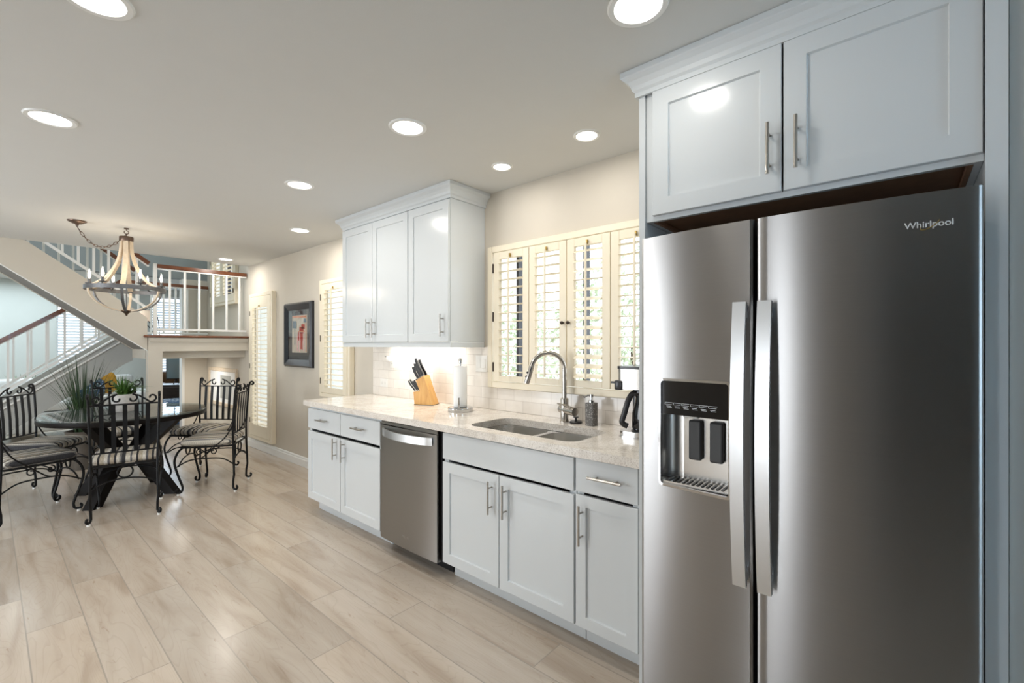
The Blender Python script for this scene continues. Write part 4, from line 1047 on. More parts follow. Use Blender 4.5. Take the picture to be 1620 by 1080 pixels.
# ================================================================== DINING
TC = Vector((0.851, 5.42, 0))
def arc_spiral(c, r0, r1, a0, a1, n=18):
    return [(c[0]+(r0+(r1-r0)*k/n)*math.cos(a0+(a1-a0)*k/n), c[1]+(r0+(r1-r0)*k/n)*math.sin(a0+(a1-a0)*k/n)) for k in range(n+1)]
def make_chair():
    t = thing('dining_chair', 'x', 'chair')
    I = 'black_iron'
    for s in (-1, 1):
        # back leg and post in one rod, scroll foot and scroll top
        u = Vector((s*0.45, -0.89, 0)).normalized()
        base = Vector((s*0.205, -0.225, 0))
        foot = [base+u*(0.018+a)+Vector((0, 0, 0.045+b)) for a, b in arc_spiral((0.0, 0.0), 0.012, 0.030, math.radians(420), math.radians(180), 16)]
        path = foot+[base+u*(-0.010)+Vector((0, 0, 0.10))]
        path += smooth_path([base+Vector((0, 0, 0.16)), Vector((s*0.200, -0.215, 0.44)), Vector((s*0.205, -0.215, 0.62)), Vector((s*0.212, -0.235, 0.92)), Vector((s*0.214, -0.245, 0.965))], 4)
        topc = (0, 0)
        path += [Vector((s*0.214, -0.245-0.020+a, 0.975+b)) for a, b in arc_spiral(topc, 0.021, 0.008, 0, math.radians(330), 14)]
        mb = MB(); mb.tube(path, 0.0095, 8); lg = mb.build('back_leg', I, t, smooth=True)
        mb = MB(); q = base+u*0.012; mb.cyl((q.x, q.y, 0), (q.x, q.y, 0.014), 0.012, 10); tag(mb.build('foot_cap', 'white_trim', lg), 'white foot glide')
        # cabriole front leg
        u = Vector((s*0.40, 0.92, 0)).normalized()
        b0 = Vector((s*0.195, 0.195, 0))
        up = smooth_path([b0+Vector((0, 0, 0.43)), b0+u*0.040+Vector((0, 0, 0.385)), b0+u*0.062+Vector((0, 0, 0.30)), b0+u*0.035+Vector((0, 0, 0.18)), b0+u*0.004+Vector((0, 0, 0.08)), b0+u*0.004+Vector((0, 0, 0.045))], 5)
        ft = [b0+u*(0.034+a)+Vector((0, 0, 0.045+b)) for a, b in arc_spiral((0.0, 0.0), 0.031, 0.012, math.radians(180), math.radians(420), 16)]
        mb = MB(); mb.tube(up+ft[1:], 0.0095, 8); lg = mb.build('front_leg', I, t, smooth=True)
        mb = MB(); q = b0+u*0.034; mb.cyl((q.x, q.y, 0), (q.x, q.y, 0.014), 0.012, 10); tag(mb.build('foot_cap', 'white_trim', lg), 'white foot glide')
        # curved brace from post down past the seat to the stretcher
        mb = MB()
        mb.tube(smooth_path([(s*0.206, -0.215, 0.63), (s*0.215, -0.16, 0.52), (s*0.218, -0.06, 0.42), (s*0.215, 0.02, 0.345), (s*0.212, 0.06, 0.325)], 5), 0.006, 6)
        mb.build('brace', I, t, smooth=True)
        # side stretcher arch with scrolls
        mb = MB()
        mb.tube(smooth_path([(s*0.207, -0.215, 0.26), (s*0.210, -0.13, 0.315), (s*0.212, 0.0, 0.325), (s*0.215, 0.13, 0.315), (s*0.212, 0.238, 0.26)], 5), 0.006, 6)
        for sg in (-1, 1):
            sp = arc_spiral((sg*0.055, 0.385), 0.030, 0.008, PI/2, PI/2-sg*math.radians(400), 20)
            mb.tube([(s*0.212, a, b) for a, b in sp], 0.005, 6)
        mb.build('stretcher', I, t, smooth=True)
    for yy in (-0.212, 0.225):
        mb = MB()
        mb.tube(smooth_path([(-0.205, yy, 0.26), (-0.13, yy, 0.305), (0.0, yy, 0.325), (0.13, yy, 0.305), (0.205, yy, 0.26)], 5), 0.006, 6)
        mb.tube([(0.047*math.cos(a), yy, 0.377+0.047*math.sin(a)) for a in [2*PI*k/24 for k in range(25)]], 0.006, 6, cap=False)
        mb.build('stretcher', I, t, smooth=True)
    mb = MB()
    fr = rrect(-0.215, 0.215, -0.215, 0.215, 0.04, 5)
    mb.tube([(a, b, 0.432) for a, b in fr]+[(fr[0][0], fr[0][1], 0.432)], 0.009, 6, cap=False)
    mb.build('seat_frame', I, t, smooth=True)
    # puffed cushion
    mb = MB(); lv = []
    for ins, z in ((0.012, 0.440), (0.0, 0.450), (-0.008, 0.466), (-0.004, 0.484), (0.020, 0.500), (0.07, 0.509), (0.14, 0.513)):
        lv.append([mb.bm.verts.new((a, b, z)) for a, b in rrect(-0.212+ins, 0.212-ins, -0.195+ins, 0.222-ins, max(0.055-ins*0.3, 0.01), 5)])
    n = len(lv[0])
    for a, b in zip(lv, lv[1:]):
        for k in range(n): mb.bm.faces.new((a[k], a[(k+1) % n], b[(k+1) % n], b[k]))
    mb.bm.faces.new(list(reversed(lv[0]))); mb.bm.faces.new(lv[-1])
    mb.build('seat_cushion', 'stripe_fabric', t, smooth=True)
    # back rails, slats, crest
    for z, yb, hw in ((0.535, -0.213, 0.203), (0.905, -0.234, 0.211)):
        mb = MB(); mb.tube([(-hw, yb, z), (hw, yb, z)], 0.0065, 6); mb.build('back_rail', I, t, smooth=True)
    for k in range(5):
        x = (-2+k)*0.069
        mb = MB(); mb.strip([(x*0.97, -0.213, 0.536), (x, -0.216, 0.70), (x*1.02, -0.234, 0.904)], (1, 0, 0), 0.028, 0.005); mb.build('slat', I, t)
    for s in (-1, 1):
        pts = [(s*(0.045+a), b+0.948) for a, b in arc_spiral((0.0, 0.0), 0.010, 0.036, math.radians(-200), math.radians(90), 20)]
        pts += [(s*0.085, 0.970), (s*0.125, 0.940)]
        pts += [(s*(0.165+a), 0.950+b) for a, b in arc_spiral((0.0, 0.0), 0.036, 0.010, math.radians(-110), math.radians(200), 20)]
        mb = MB(); mb.tube([(a, -0.236, b) for a, b in pts], 0.0065, 6); mb.build('crest_scroll', I, t, smooth=True)
    return t
proto = make_chair()
chairs = [((0.758, 4.845), (0.227, 0.973), 'black wrought iron dining chair with its back to the camera, in front of the table'),
          ((1.441, 5.048), (-0.83, 0.56), 'black iron dining chair at the right of the table, nearer of the two'),
          ((1.520, 5.715), (-0.79, -0.61), 'black iron dining chair at the right of the table, nearer the stair wall'),
          ((0.955, 6.27), (0.08, -1.0), 'black iron dining chair behind the plants on the far side of the table'),
          ((0.345, 5.965), (0.78, -0.62), 'black iron dining chair left of the table, the one with its whole back in view'),
          ((0.229, 5.327), (0.974, 0.226), 'black iron dining chair cut by the left edge, near side of the table')]
for i, ((x, y), (fx_, fy_), lab) in enumerate(chairs):
    o = proto if i == 0 else copy_tree(proto)
    o.location = (x, y, 0); o.rotation_euler = (0, 0, math.atan2(-fx_, fy_)); o['label'] = lab; o['group'] = 'dining chairs around the round table'
# table
t = thing('dining_table', 'round glass topped dining table on crossed black wooden legs', 'table', tuple(TC))
mb = MB(); mb.lathe([(0.0, 0.700), (0.560, 0.700), (0.592, 0.706), (0.598, 0.716), (0.598, 0.742), (0.590, 0.747), (0.0, 0.747)], seg=64, cap=False); mb.build('tabletop', 'espresso_wood', t, smooth=True)
mb = MB(); mb.lathe([(0.0, 0.7485), (0.598, 0.7485), (0.600, 0.751), (0.600, 0.758), (0.598, 0.760), (0.0, 0.760)], seg=64, cap=False); tag(mb.build('glass_top', 'table_glass', t, smooth=True), 'clear glass top')
for k in range(4):
    a = math.radians(45+90*k); d = Vector((math.cos(a), math.sin(a), 0)); wd = Vector((-math.sin(a), math.cos(a), 0))
    mb = MB(); pts = [d*0.395+Vector((0, 0, 0.002)), d*0.14+Vector((0, 0, 0.34)), d*0.11+Vector((0, 0, 0.395)), d*0.15+Vector((0, 0, 0.45)), d*0.40+Vector((0, 0, 0.699))]
    prof = [(0.44, 0), (0.34, 0), (0.045, 0.375), (0.045, 0.41), (0.33, 0.699), (0.47, 0.699), (0.165, 0.40), (0.165, 0.385)]
    v0 = []; v1 = []
    for r, z in prof:
        q = d*r+Vector((0, 0, z)); v0.append(mb.bm.verts.new(q-wd*0.042)); v1.append(mb.bm.verts.new(q+wd*0.042))
    m_ = len(prof)
    mb.bm.faces.new(v0); mb.bm.faces.new(list(reversed(v1)))
    for q in range(m_): mb.bm.faces.new((v0[q], v0[(q+1) % m_], v1[(q+1) % m_], v1[q]))
    mb.build('leg', 'espresso_wood', t)
# plants
def blades(n, length, spread, width, base_r, seed, droop=0.3, zmin=0.5):
    rnd = random.Random(seed); mb = MB()
    for i in range(n):
        a = rnd.uniform(0, 2*PI); tilt = rnd.uniform(0.03, spread); L = length*rnd.uniform(0.6, 1.05)
        bx, by = base_r*rnd.random()*math.cos(a), base_r*rnd.random()*math.sin(a)
        sd = Vector((-math.sin(a), math.cos(a), 0)); prev = None
        for k in range(7):
            u = k/6; th = tilt*(0.5+u*(0.6+droop)); r_ = L*u
            c = Vector((bx+math.cos(a)*r_*math.sin(th), by+math.sin(a)*r_*math.sin(th), r_*math.cos(th)))
            wv = width*(1-u)**0.8*0.5+0.0004; nrm = Vector((math.cos(a)*math.cos(th), math.sin(a)*math.cos(th), -math.sin(th)))*(wv*0.35)
            cur = [mb.bm.verts.new(c-sd*wv), mb.bm.verts.new(c-nrm), mb.bm.verts.new(c+sd*wv)]
            if prev:
                mb.bm.faces.new((prev[0], prev[1], cur[1], cur[0])); mb.bm.faces.new((prev[1], prev[2], cur[2], cur[1]))
            prev = cur
    return mb
def plant(name, label, loc, pot_prof, pot_mat, blades_mb, leaf, soil_r, soil_z):
    t = thing(name, label, 'plant', loc)
    mb = MB(); mb.lathe(pot_prof, seg=32, cap=False); mb.build('pot', pot_mat, t, smooth=True)
    mb = MB(); mb.lathe([(soil_r, soil_z-0.01), (soil_r, soil_z), (0.001, soil_z+0.008)], seg=24); mb.build('soil', 'soil', t, smooth=True)
    blades_mb.build('leaves', leaf, t, loc=(0, 0, soil_z))
    return t
plant('potted_aloe', 'small spiky green plant in a pale patterned pot on the dining table', (TC.x-0.03, TC.y+0.02, 0.7605),
      [(0.0, 0), (0.075, 0), (0.080, 0.01), (0.094, 0.150), (0.094, 0.158), (0.084, 0.158), (0.082, 0.13), (0.0, 0.125)], 'white_ceramic', blades(70, 0.215, 1.0, 0.024, 0.05, 3), 'leaf_green', 0.082, 0.135)
plant('potted_grass', 'tall dark grassy plant in a pot on the floor behind the dining table', (0.70, 6.92, 0.0),
      [(0.0, 0), (0.11, 0), (0.15, 0.40), (0.155, 0.42), (0.14, 0.42), (0.13, 0.36), (0.0, 0.35)], 'terracotta_dark', blades(130, 0.88, 0.42, 0.013, 0.09, 5, droop=0.2), 'leaf_dark', 0.132, 0.38)

# ------------------------------------------------------------------ chandelier
CH = Vector((0.838, 5.42, 0))
t = thing('chandelier', 'pale wood and iron bell chandelier with candle bulbs hanging over the dining table', 'chandelier', (CH.x, CH.y, CEIL))
Z = lambda z: z-CEIL
mb = MB(); cxo = (0.507-CH.x, 5.408-CH.y)
mb.lathe([(0.064, -0.0005), (0.062, -0.008), (0.030, -0.026), (0.012, -0.030), (0.010, -0.045), (0.001, -0.046)], cxo[0], cxo[1], 28); mb.build('canopy', 'brown_metal', t, smooth=True)
mb = MB(); mb.cyl((0, 0, -0.0005), (0, 0, -0.010), 0.018, 16); mb.tube([(0, 0, -0.010), (0, 0, -0.022)], 0.004, 8)
mb.tube([(0.016*math.sin(a), 0, -0.038+0.016*math.cos(a)) for a in [2*PI*k/18 for k in range(17)]], 0.0035, 8); mb.build('ceiling_hook', 'brown_metal', t, smooth=True)
p0 = Vector((cxo[0], cxo[1], -0.050)); p1 = Vector((0, 0, -0.052)); links = MB()
NL = 15; prevp = None
def chain_pt(u): return p0.lerp(p1, u)+Vector((0, 0, -0.150*4*u*(1-u)*(1.0+0.25*(0.5-u))))
for k in range(NL):
    a = chain_pt(k/NL); b = chain_pt((k+1)/NL); ctr = (a+b)/2; d = (b-a).normalized(); L = (b-a).length*0.62
    sd = d.cross(Vector((0, 1, 0))).normalized() if k % 2 else Vector((0, 1, 0))
    links.tube([tuple(ctr+d*L*math.cos(q)+sd*0.009*math.sin(q)) for q in [2*PI*j/14 for j in range(15)]], 0.0026, 5, cap=False)
links.build('chain', 'brown_metal', t, smooth=True)
mb = MB(); mb.tube([(0, 0, -0.050), (0, 0, -0.085)], 0.004, 8); mb.lathe([(0.001, Z(2.362)), (0.050, Z(2.362)), (0.053, Z(2.358)), (0.053, Z(2.325)), (0.050, Z(2.320)), (0.001, Z(2.320))], 0, 0, 28); mb.build('top_cap', 'brown_metal', t, smooth=True)
RR = 0.285
for k in range(6):
    a = 2*PI*(k+0.25)/6; d = Vector((math.cos(a), math.sin(a), 0)); wd = Vector((-math.sin(a), math.cos(a), 0))
    pr = smooth_path([d*0.040+Vector((0, 0, Z(2.322))), d*0.047+Vector((0, 0, Z(2.22))), d*0.080+Vector((0, 0, Z(2.10))), d*0.150+Vector((0, 0, Z(1.98))), d*0.235+Vector((0, 0, Z(1.91))), d*(RR-0.006)+Vector((0, 0, Z(1.885)))], 5)
    mb = MB(); mb.strip(pr, tuple(wd), 0.036, 0.010); mb.build('stave', 'pale_wood', t)
    lo = [d*(RR-0.004)*math.cos(q)+Vector((0, 0, Z(1.872)-0.195*math.sin(q))) for q in [PI/2*j/12*0.97 for j in range(13)]]
    mb = MB(); mb.strip(lo, tuple(wd), 0.020, 0.009); mb.build('lower_hoop', 'pale_wood' if k % 2 else 'weathered_iron', t)
mb = MB(); mb.lathe([(RR+0.004, Z(1.862)), (RR+0.008, Z(1.862)), (RR+0.008, Z(1.898)), (RR+0.004, Z(1.898)), (RR-0.001, Z(1.898)), (RR-0.001, Z(1.862)), (RR+0.004, Z(1.862))], 0, 0, 64, cap=False); mb.build('ring', 'weathered_iron', t, smooth=True)
mb = MB(); mb.lathe([(0.001, Z(1.690)), (0.040, Z(1.688)), (0.046, Z(1.680)), (0.030, Z(1.668)), (0.012, Z(1.655)), (0.008, Z(1.640)), (0.001, Z(1.634))], 0, 0, 24); mb.build('finial', 'brown_metal', t, smooth=True)
mb = MB(); mb.cyl((0, 0, Z(2.32)), (0, 0, Z(1.685)), 0.005, 8); mb.build('rod', 'weathered_iron', t, smooth=True)
for k in range(6):
    a = 2*PI*(k+0.72)/6; x, y = (RR-0.03)*math.cos(a), (RR-0.03)*math.sin(a)
    mb = MB(); mb.lathe([(0.001, Z(1.912)), (0.028, Z(1.917)), (0.030, Z(1.922)), (0.012, Z(1.920)), (0.0115, Z(1.960)), (0.001, Z(1.961))], x, y, 16)
    mb.tube([(x*1.1, y*1.1, Z(1.890)), (x*1.03, y*1.03, Z(1.900)), (x, y, Z(1.914))], 0.005, 6)
    cc = mb.build('candle', 'weathered_iron', t, smooth=True)
    mb = MB(); mb.lathe([(0.006, Z(1.9615)), (0.010, Z(1.980)), (0.0115, Z(1.992)), (0.008, Z(2.015)), (0.003, Z(2.036)), (0.0005, Z(2.042))], x, y, 14); tag(mb.build('bulb', 'bulb', cc, smooth=True), 'glowing flame tip bulb')
    pl = bpy.data.lights.new('candle_lamp', 'POINT'); pl.energy = 0.85; pl.color = (1.0, 0.84, 0.64); pl.shadow_soft_size = 0.012
    po = bpy.data.objects.new('candle_lamp', pl); COL.objects.link(po); po.parent = t; po.location = (x, y, Z(2.05))

# ------------------------------------------------------------------ framed art on the right wall
t = thing('framed_art', 'black framed abstract picture with red strokes on the dining wall', 'picture', (WX, 5.23, 1.115))
W2, H = 0.345, 0.735; fwid = 0.085
mb = MB()
def rg(x, i): return [mb.bm.verts.new(q) for q in ((x, -W2+i, i), (x, W2-i, i), (x, W2-i, H-i), (x, -W2+i, H-i))]
rs = [rg(-0.001, 0), rg(-0.030, 0), rg(-0.045, 0.018), rg(-0.022, fwid), rg(-0.012, fwid)]
for a, b in zip(rs, rs[1:]):
    for k in range(4): mb.bm.faces.new((a[k], a[(k+1) % 4], b[(k+1) % 4], b[k]))
mb.bm.faces.new(rs[0]); mb.bm.faces.new(rs[-1]); mb.build('frame', 'black_frame', t)
mb = MB(); mb.box(-0.0135, -0.0122, -W2+fwid, W2-fwid, fwid, H-fwid); mt = mb.build('mat_board', 'art_mat', t)
mb = MB(); mb.box(-0.0150, -0.0137, -0.200, 0.175, 0.165, 0.590); pc = mb.build('print', 'art_paper', t)
def strokes(nm, m, rects, x):
    q = MB()
    for (a, b, c_, d_) in rects: q.prism([(a, c_), (b, c_+0.006), (b-0.004, d_), (a+0.003, d_-0.005)], x-0.0006, x, 'X')
    q.build(nm, m, pc)
strokes('stroke', 'art_red', [(-0.120, -0.010, 0.38, 0.46), (-0.100, 0.030, 0.30, 0.40), (-0.095, -0.040, 0.20, 0.31), (-0.15, -0.06, 0.43, 0.49)], -0.0152)
strokes('stroke', 'art_pink', [(-0.04, -0.01, 0.17, 0.40), (0.02, 0.05, 0.18, 0.36), (-0.13, -0.11, 0.18, 0.40)], -0.0160)
strokes('stroke', 'art_orange', [(-0.190, 0.165, 0.560, 0.585), (-0.15, 0.02, 0.395, 0.41), (-0.19, -0.175, 0.17, 0.56)], -0.0168)
strokes('stroke', 'art_blue', [(0.05, 0.16, 0.44, 0.53), (-0.19, -0.12, 0.50, 0.55), (0.09, 0.11, 0.25, 0.45)], -0.0176)
strokes('stroke', 'art_black', [(-0.11, -0.03, 0.592, 0.645), (0.02, 0.10, 0.592, 0.63), (-0.06, -0.02, 0.45, 0.52)], -0.0140)
mb = MB(); mb.box(-0.0215, -0.0200, -W2+fwid, W2-fwid, fwid, H-fwid); mb.build('glazing', 'pane_glass', t)

# ================================================================== STAIRS
SL = 0.752         # pitch
def zt(x): return 1.704+0.012+SL*(1.212-x)     # upper flight: top edge of front stringer
def zb(x): return 1.296+SL*(1.257-x)
t = thing('staircase', 'upper stair flight climbing left from the landing to the ceiling', 'stairs', (1.25, FY, 0))
O = Vector((1.25, FY, 0))
XL = -1.0
mb = MB(); mb.prism([(1.243-1.25, zb(1.243)), (1.243-1.25, 1.69), (1.215-1.25, zt(1.215)), (XL-1.25, zt(XL)), (XL-1.25, zb(XL))], 0.0, 0.06, 'Y')
mb.build('stringer', 'wall_paint', t)
mb = MB(); mb.prism([(1.243-1.25, zb(1.243)), (1.243-1.25, 1.69), (1.215-1.25, zt(1.215)), (XL-1.25, zt(XL)), (XL-1.25, zb(XL))], 0.78, 0.84, 'Y')
mb.build('stringer', 'wall_paint', t)
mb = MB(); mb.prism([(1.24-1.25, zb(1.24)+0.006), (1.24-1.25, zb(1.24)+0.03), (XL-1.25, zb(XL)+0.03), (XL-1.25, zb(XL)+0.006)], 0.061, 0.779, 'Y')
mb.build('soffit', 'soffit_shaded', t)
mb = MB(); mb.prism([(1.24-1.25, zb(1.24)-0.012), (1.24-1.25, zb(1.24)-0.0005), (XL-1.25, zb(XL)-0.0005), (XL-1.25, zb(XL)-0.012)], 0.001, 0.012, 'Y')
mb.build('edge_bead', 'white_trim', t)
for k in range(9):
    x1 = 1.21-0.245*k; z = 1.455+0.184*(k+1)
    if z > 3.2: break
    mb = MB(); mb.box(x1-0.275-1.25, x1-1.25, 0.062, 0.778, z-0.035, z, bev=0.006); mb.build('tread', 'pale_wood', t)
# lower flight behind
LYa, LYb = FY+0.87, FY+1.70
def z2(x): return 1.239+SL*(x-0.786)           # cap top
t2 = thing('staircase', 'lower stair flight rising right to the landing behind the dining table', 'stairs', (1.25, LYa, 0))
XE = -0.6
mb = MB(); mb.prism([(XE-1.25, max(0, z2(XE)-0.39)), (XE-1.25, z2(XE)-0.02), (1.19-1.25, z2(1.19)-0.02), (1.25-1.25, 1.455), (0.0, 1.165), (1.17-1.25, 1.12), (0.54-1.25, 0.66), (-0.35-1.25, 0.0), (XE-1.25, 0.0)], 0.0, 0.06, 'Y')
mb.build('stringer', 'grey_paint', t2)
mb = MB(); mb.prism([(XE-1.25, max(0.0, z2(XE)-0.39)), (XE-1.25, z2(XE)), (1.19-1.25, z2(1.19)), (1.25-1.25, 1.455), (0.0, 1.165), (1.17-1.25, 1.12), (0.54-1.25, 0.66), (-0.35-1.25, 0.0), (XE-1.25, 0.0)], 0.77, 0.83, 'Y')
mb.build('stringer', 'grey_paint', t2)
mb = MB(); mb.prism([(XE-1.25, z2(XE)-0.02), (1.19-1.25, z2(1.19)-0.02), (1.19-1.25, z2(1.19)), (XE-1.25, z2(XE))], -0.02, 0.08, 'Y')
mb.prism([(XE-1.25, z2(XE)-0.094), (1.19-1.25, z2(1.19)-0.094), (1.19-1.25, z2(1.19)-0.074), (XE-1.25, z2(XE)-0.074)], -0.014, -0.0005, 'Y')
mb.build('cap', 'white_trim', t2)
mb = MB(); mb.prism([(1.17-1.25, 1.125), (1.17-1.25, 1.15), (-0.33-1.25, 0.03), (-0.33-1.25, 0.005)], 0.061, 0.769, 'Y'); mb.build('soffit', 'soffit_shaded', t2)
for k in range(7):
    x0 = 1.23-0.245*(k+1); z = 1.455-0.184*(k+1)
    mb = MB(); mb.box(x0-1.25, x0+0.270-1.25, 0.062, 0.768, z-0.035, z, bev=0.006); mb.build('tread', 'pale_wood', t2)

def railing(label, pts_bottom, height, yb, x_start, spacing, n, slope, z_at, handw=0.055, handh=0.045, x_lo=None, x_hi=None, cap_ends=True, bal=0.011, post=None):
    """straight railing parallel to X in plane y=yb; z_at(x) = bottom rail height"""
    t = thing('stair_railing', label, 'railing', ((x_lo+x_hi)/2, yb, z_at((x_lo+x_hi)/2)), 0)
    ox, oz = (x_lo+x_hi)/2, z_at((x_lo+x_hi)/2)
    mb = MB(); mb.strip([(x_lo-ox, 0, z_at(x_lo)-oz), (x_hi-ox, 0, z_at(x_hi)-oz)], (0, 1, 0), 0.032, 0.026); mb.build('bottom_rail', 'white_trim', t)
    a = Vector((x_lo-ox, 0, z_at(x_lo)-oz+height)); b = Vector((x_hi-ox, 0, z_at(x_hi)-oz+height))
    mb = MB(); mb.strip([tuple(a), tuple(b)], (0, 1, 0), handw, handh); h = mb.build('handrail', 'rail_wood', t)
    dz = Vector((0, 0, handh*0.5+0.009))
    mb = MB(); mb.strip([tuple(a-dz), tuple(b-dz)], (0, 1, 0), 0.038, 0.014); mb.build('fillet', 'white_trim', t)
    for k in range(n):
        x = x_start+k*spacing
        if x < x_lo-1e-6 or x > x_hi+1e-6: continue
        mb = MB(); zz = z_at(x)-oz; mb.box(x-ox-bal, x-ox+bal, -bal, bal, zz+0.008, zz+height-handh*0.5-0.012); mb.build('baluster', 'white_trim', t)
    for x in (post or []):
        mb = MB(); zz = z_at(x)-oz; mb.box(x-ox-0.018, x-ox+0.018, -0.018, 0.018, zz-0.07, zz+height+0.03); mb.build('newel_post', 'white_trim', t)
    return t
# landing front rail
railing('landing railing with brown handrail above the wooden ledge facing the dining room', None, 0.765, FY+0.05, 1.47, 0.1545, 6, 0, lambda x: 1.555, x_lo=1.345, x_hi=2.325, post=[1.325])
# landing far rail
railing('landing railing on the far side, looking over the living room', None, 0.735, SY-0.075, 1.30, 0.150, 8, 0, lambda x: 1.545, x_lo=1.25, x_hi=2.325)
# upper flight rails
railing('railing on the near side of the upper stair flight', None, 0.54, FY+0.03, -0.35, 0.125, 13, 0, lambda x: zt(x)+0.115, x_lo=-0.55, x_hi=1.26)
railing('railing on the far side of the upper stair flight', None, 0.54, FY+0.81, -0.32, 0.125, 13, 0, lambda x: zt(x)+0.115, x_lo=-0.55, x_hi=1.26)
# lower flight rails
railing('railing on the near side of the lower stair flight, behind the dining table', None, 0.585, LYa+0.03, -0.461, 0.1535, 12, 0, lambda x: z2(x)+0.105, x_lo=-0.55, x_hi=1.17)
railing('railing on the far side of the lower stair flight', None, 0.585, LYb-0.03, -0.40, 0.1535, 12, 0, lambda x: z2(x)+0.105, x_lo=-0.55, x_hi=1.17)

# ================================================================== LIVING ROOM
# television on a dark cabinet
t = thing('media_cabinet', 'dark wood media cabinet under the television in the living room', 'cabinet', (2.66, 10.35, 0), math.radians(-35))
mb = MB(); mb.box(-0.70, 0.70, -0.22, 0.22, 0.06, 0.62, bev=0.006); mb.build('body', 'dark_cabinet_wood', t)
for s in (-1, 1):
    mb = MB(); mb.box(s*0.35-0.32, s*0.35+0.32, -0.238, -0.221, 0.10, 0.58, bev=0.004); dr = mb.build('door', 'dark_cabinet_wood', t)
    mb = MB(); mb.sphere((s*0.06, -0.250, 0.38), 0.012); mb.build('knob', 'chrome', dr, smooth=True)
mb = MB(); mb.box(-0.66, 0.66, -0.20, 0.20, 0.0, 0.058); mb.build('plinth', 'dark_cabinet_wood', t)
t = thing('television', 'flat television standing on the dark media cabinet', 'television', (2.66, 10.35, 0.622), math.radians(-35))
mb = MB(); mb.box(-0.52, 0.52, -0.02, 0.03, 0.09, 0.70, bev=0.006); mb.build('casing', 'black_plastic', t)
mb = MB(); mb.box(-0.50, 0.50, -0.023, -0.0205, 0.11, 0.68); mb.build('screen', 'screen', t)
for s in (-1, 1):
    mb = MB(); mb.tube([(s*0.36, 0.0, 0.092), (s*0.36, -0.10, 0.008)], 0.009, 8); mb.tube([(s*0.36, 0.0, 0.092), (s*0.36, 0.11, 0.008)], 0.009, 8); mb.build('stand_leg', 'black_plastic', t)
# sofa with cushions
t = thing('sofa', 'white upholstered sofa in the living room behind the stairs', 'sofa', (0.75, 9.75, 0), math.radians(6))
mb = MB(); mb.box(-0.95, 0.95, -0.42, 0.42, 0.12, 0.40, bev=0.04, seg=3); mb.build('base', 'sofa_cloth', t, smooth=True)
mb = MB(); mb.box(-0.95, 0.95, 0.25, 0.45, 0.41, 0.86, bev=0.06, seg=3); mb.build('back', 'sofa_cloth', t, smooth=True)
for s in (-1, 1):
    mb = MB(); mb.box(s*0.95-0.11, s*0.95+0.11, -0.42, 0.24, 0.41, 0.62, bev=0.05, seg=3); mb.build('arm', 'sofa_cloth', t, smooth=True)
    mb = MB(); mb.box(s*0.42-0.41, s*0.42+0.41, -0.40, 0.235, 0.41, 0.54, bev=0.04, seg=3); mb.build('seat_cushion', 'sofa_cloth', t, smooth=True)
    for q in (-1, 1):
        mb = MB(); mb.cyl((s*0.85, q*0.34, 0), (s*0.85, q*0.34, 0.122), 0.025, 10); mb.build('leg', 'dark_cabinet_wood', t)
def cushion(label, loc, m, s=0.42, rz=0.0, tilt=-20, group='cushions on the sofa'):
    mb = MB(); rr = bmesh.ops.create_uvsphere(mb.bm, u_segments=24, v_segments=12, radius=1)
    for v in rr['verts']:
        x, y, z = v.co
        f = lambda q: math.copysign(abs(q)**0.55, q)
        v.co = Vector((f(x)*s/2, y*0.075, f(z)*s/2))
    bmesh.ops.rotate(mb.bm, verts=mb.bm.verts[:], cent=(0, 0, 0), matrix=Matrix.Rotation(math.radians(tilt), 3, 'X'))
    o = mb.build('cushion', m, smooth=True); o.location = loc; o.rotation_euler = (0, 0, rz)
    return tag(o, label, 'cushion', group)
cushion('orange patterned cushion on the sofa behind the grassy plant', (0.84, 9.64, 0.76), 'orange_cloth', 0.36, 0.1)
cushion('yellow patterned cushion on the sofa, right of the orange one', (1.20, 9.66, 0.77), 'yellow_cloth', 0.36, 0.2)
cushion('blue and white cushion lying low on the sofa seat', (1.02, 9.42, 0.70), 'blue_white_cloth', 0.36, -0.1, -35)
# armchair by the window
t = thing('armchair', 'brown leather armchair in front of the living room window', 'armchair', (2.60, 11.5, 0), math.radians(10))
mb = MB(); mb.box(-0.38, 0.38, -0.38, 0.36, 0.14, 0.44, bev=0.05, seg=3); mb.build('seat', 'brown_leather', t, smooth=True)
mb = MB(); mb.box(-0.36, 0.36, 0.20, 0.40, 0.45, 0.82, bev=0.09, seg=4); mb.build('back', 'brown_leather', t, smooth=True)
for s in (-1, 1):
    mb = MB(); mb.box(s*0.40-0.08, s*0.40+0.08, -0.36, 0.19, 0.45, 0.62, bev=0.05, seg=3); mb.build('arm', 'brown_leather', t, smooth=True)
    for q in (-1, 1):
        mb = MB(); mb.cyl((s*0.31, q*0.28, 0), (s*0.31, q*0.28, 0.15), 0.02, 8); mb.build('leg', 'dark_cabinet_wood', t)
# blue and white footstool in front of it
t = thing('ottoman', 'blue and white patterned ottoman beside the media cabinet', 'ottoman', (1.95, 8.98, 0))
mb = MB(); mb.box(-0.26, 0.26, -0.26, 0.26, 0.10, 0.48, bev=0.04, seg=3); mb.build('seat', 'blue_white_cloth', t, smooth=True)
for s in (-1, 1):
    for q in (-1, 1):
        mb = MB(); mb.cyl((s*0.20, q*0.20, 0), (s*0.20, q*0.20, 0.11), 0.018, 8); mb.build('leg', 'dark_cabinet_wood', t)
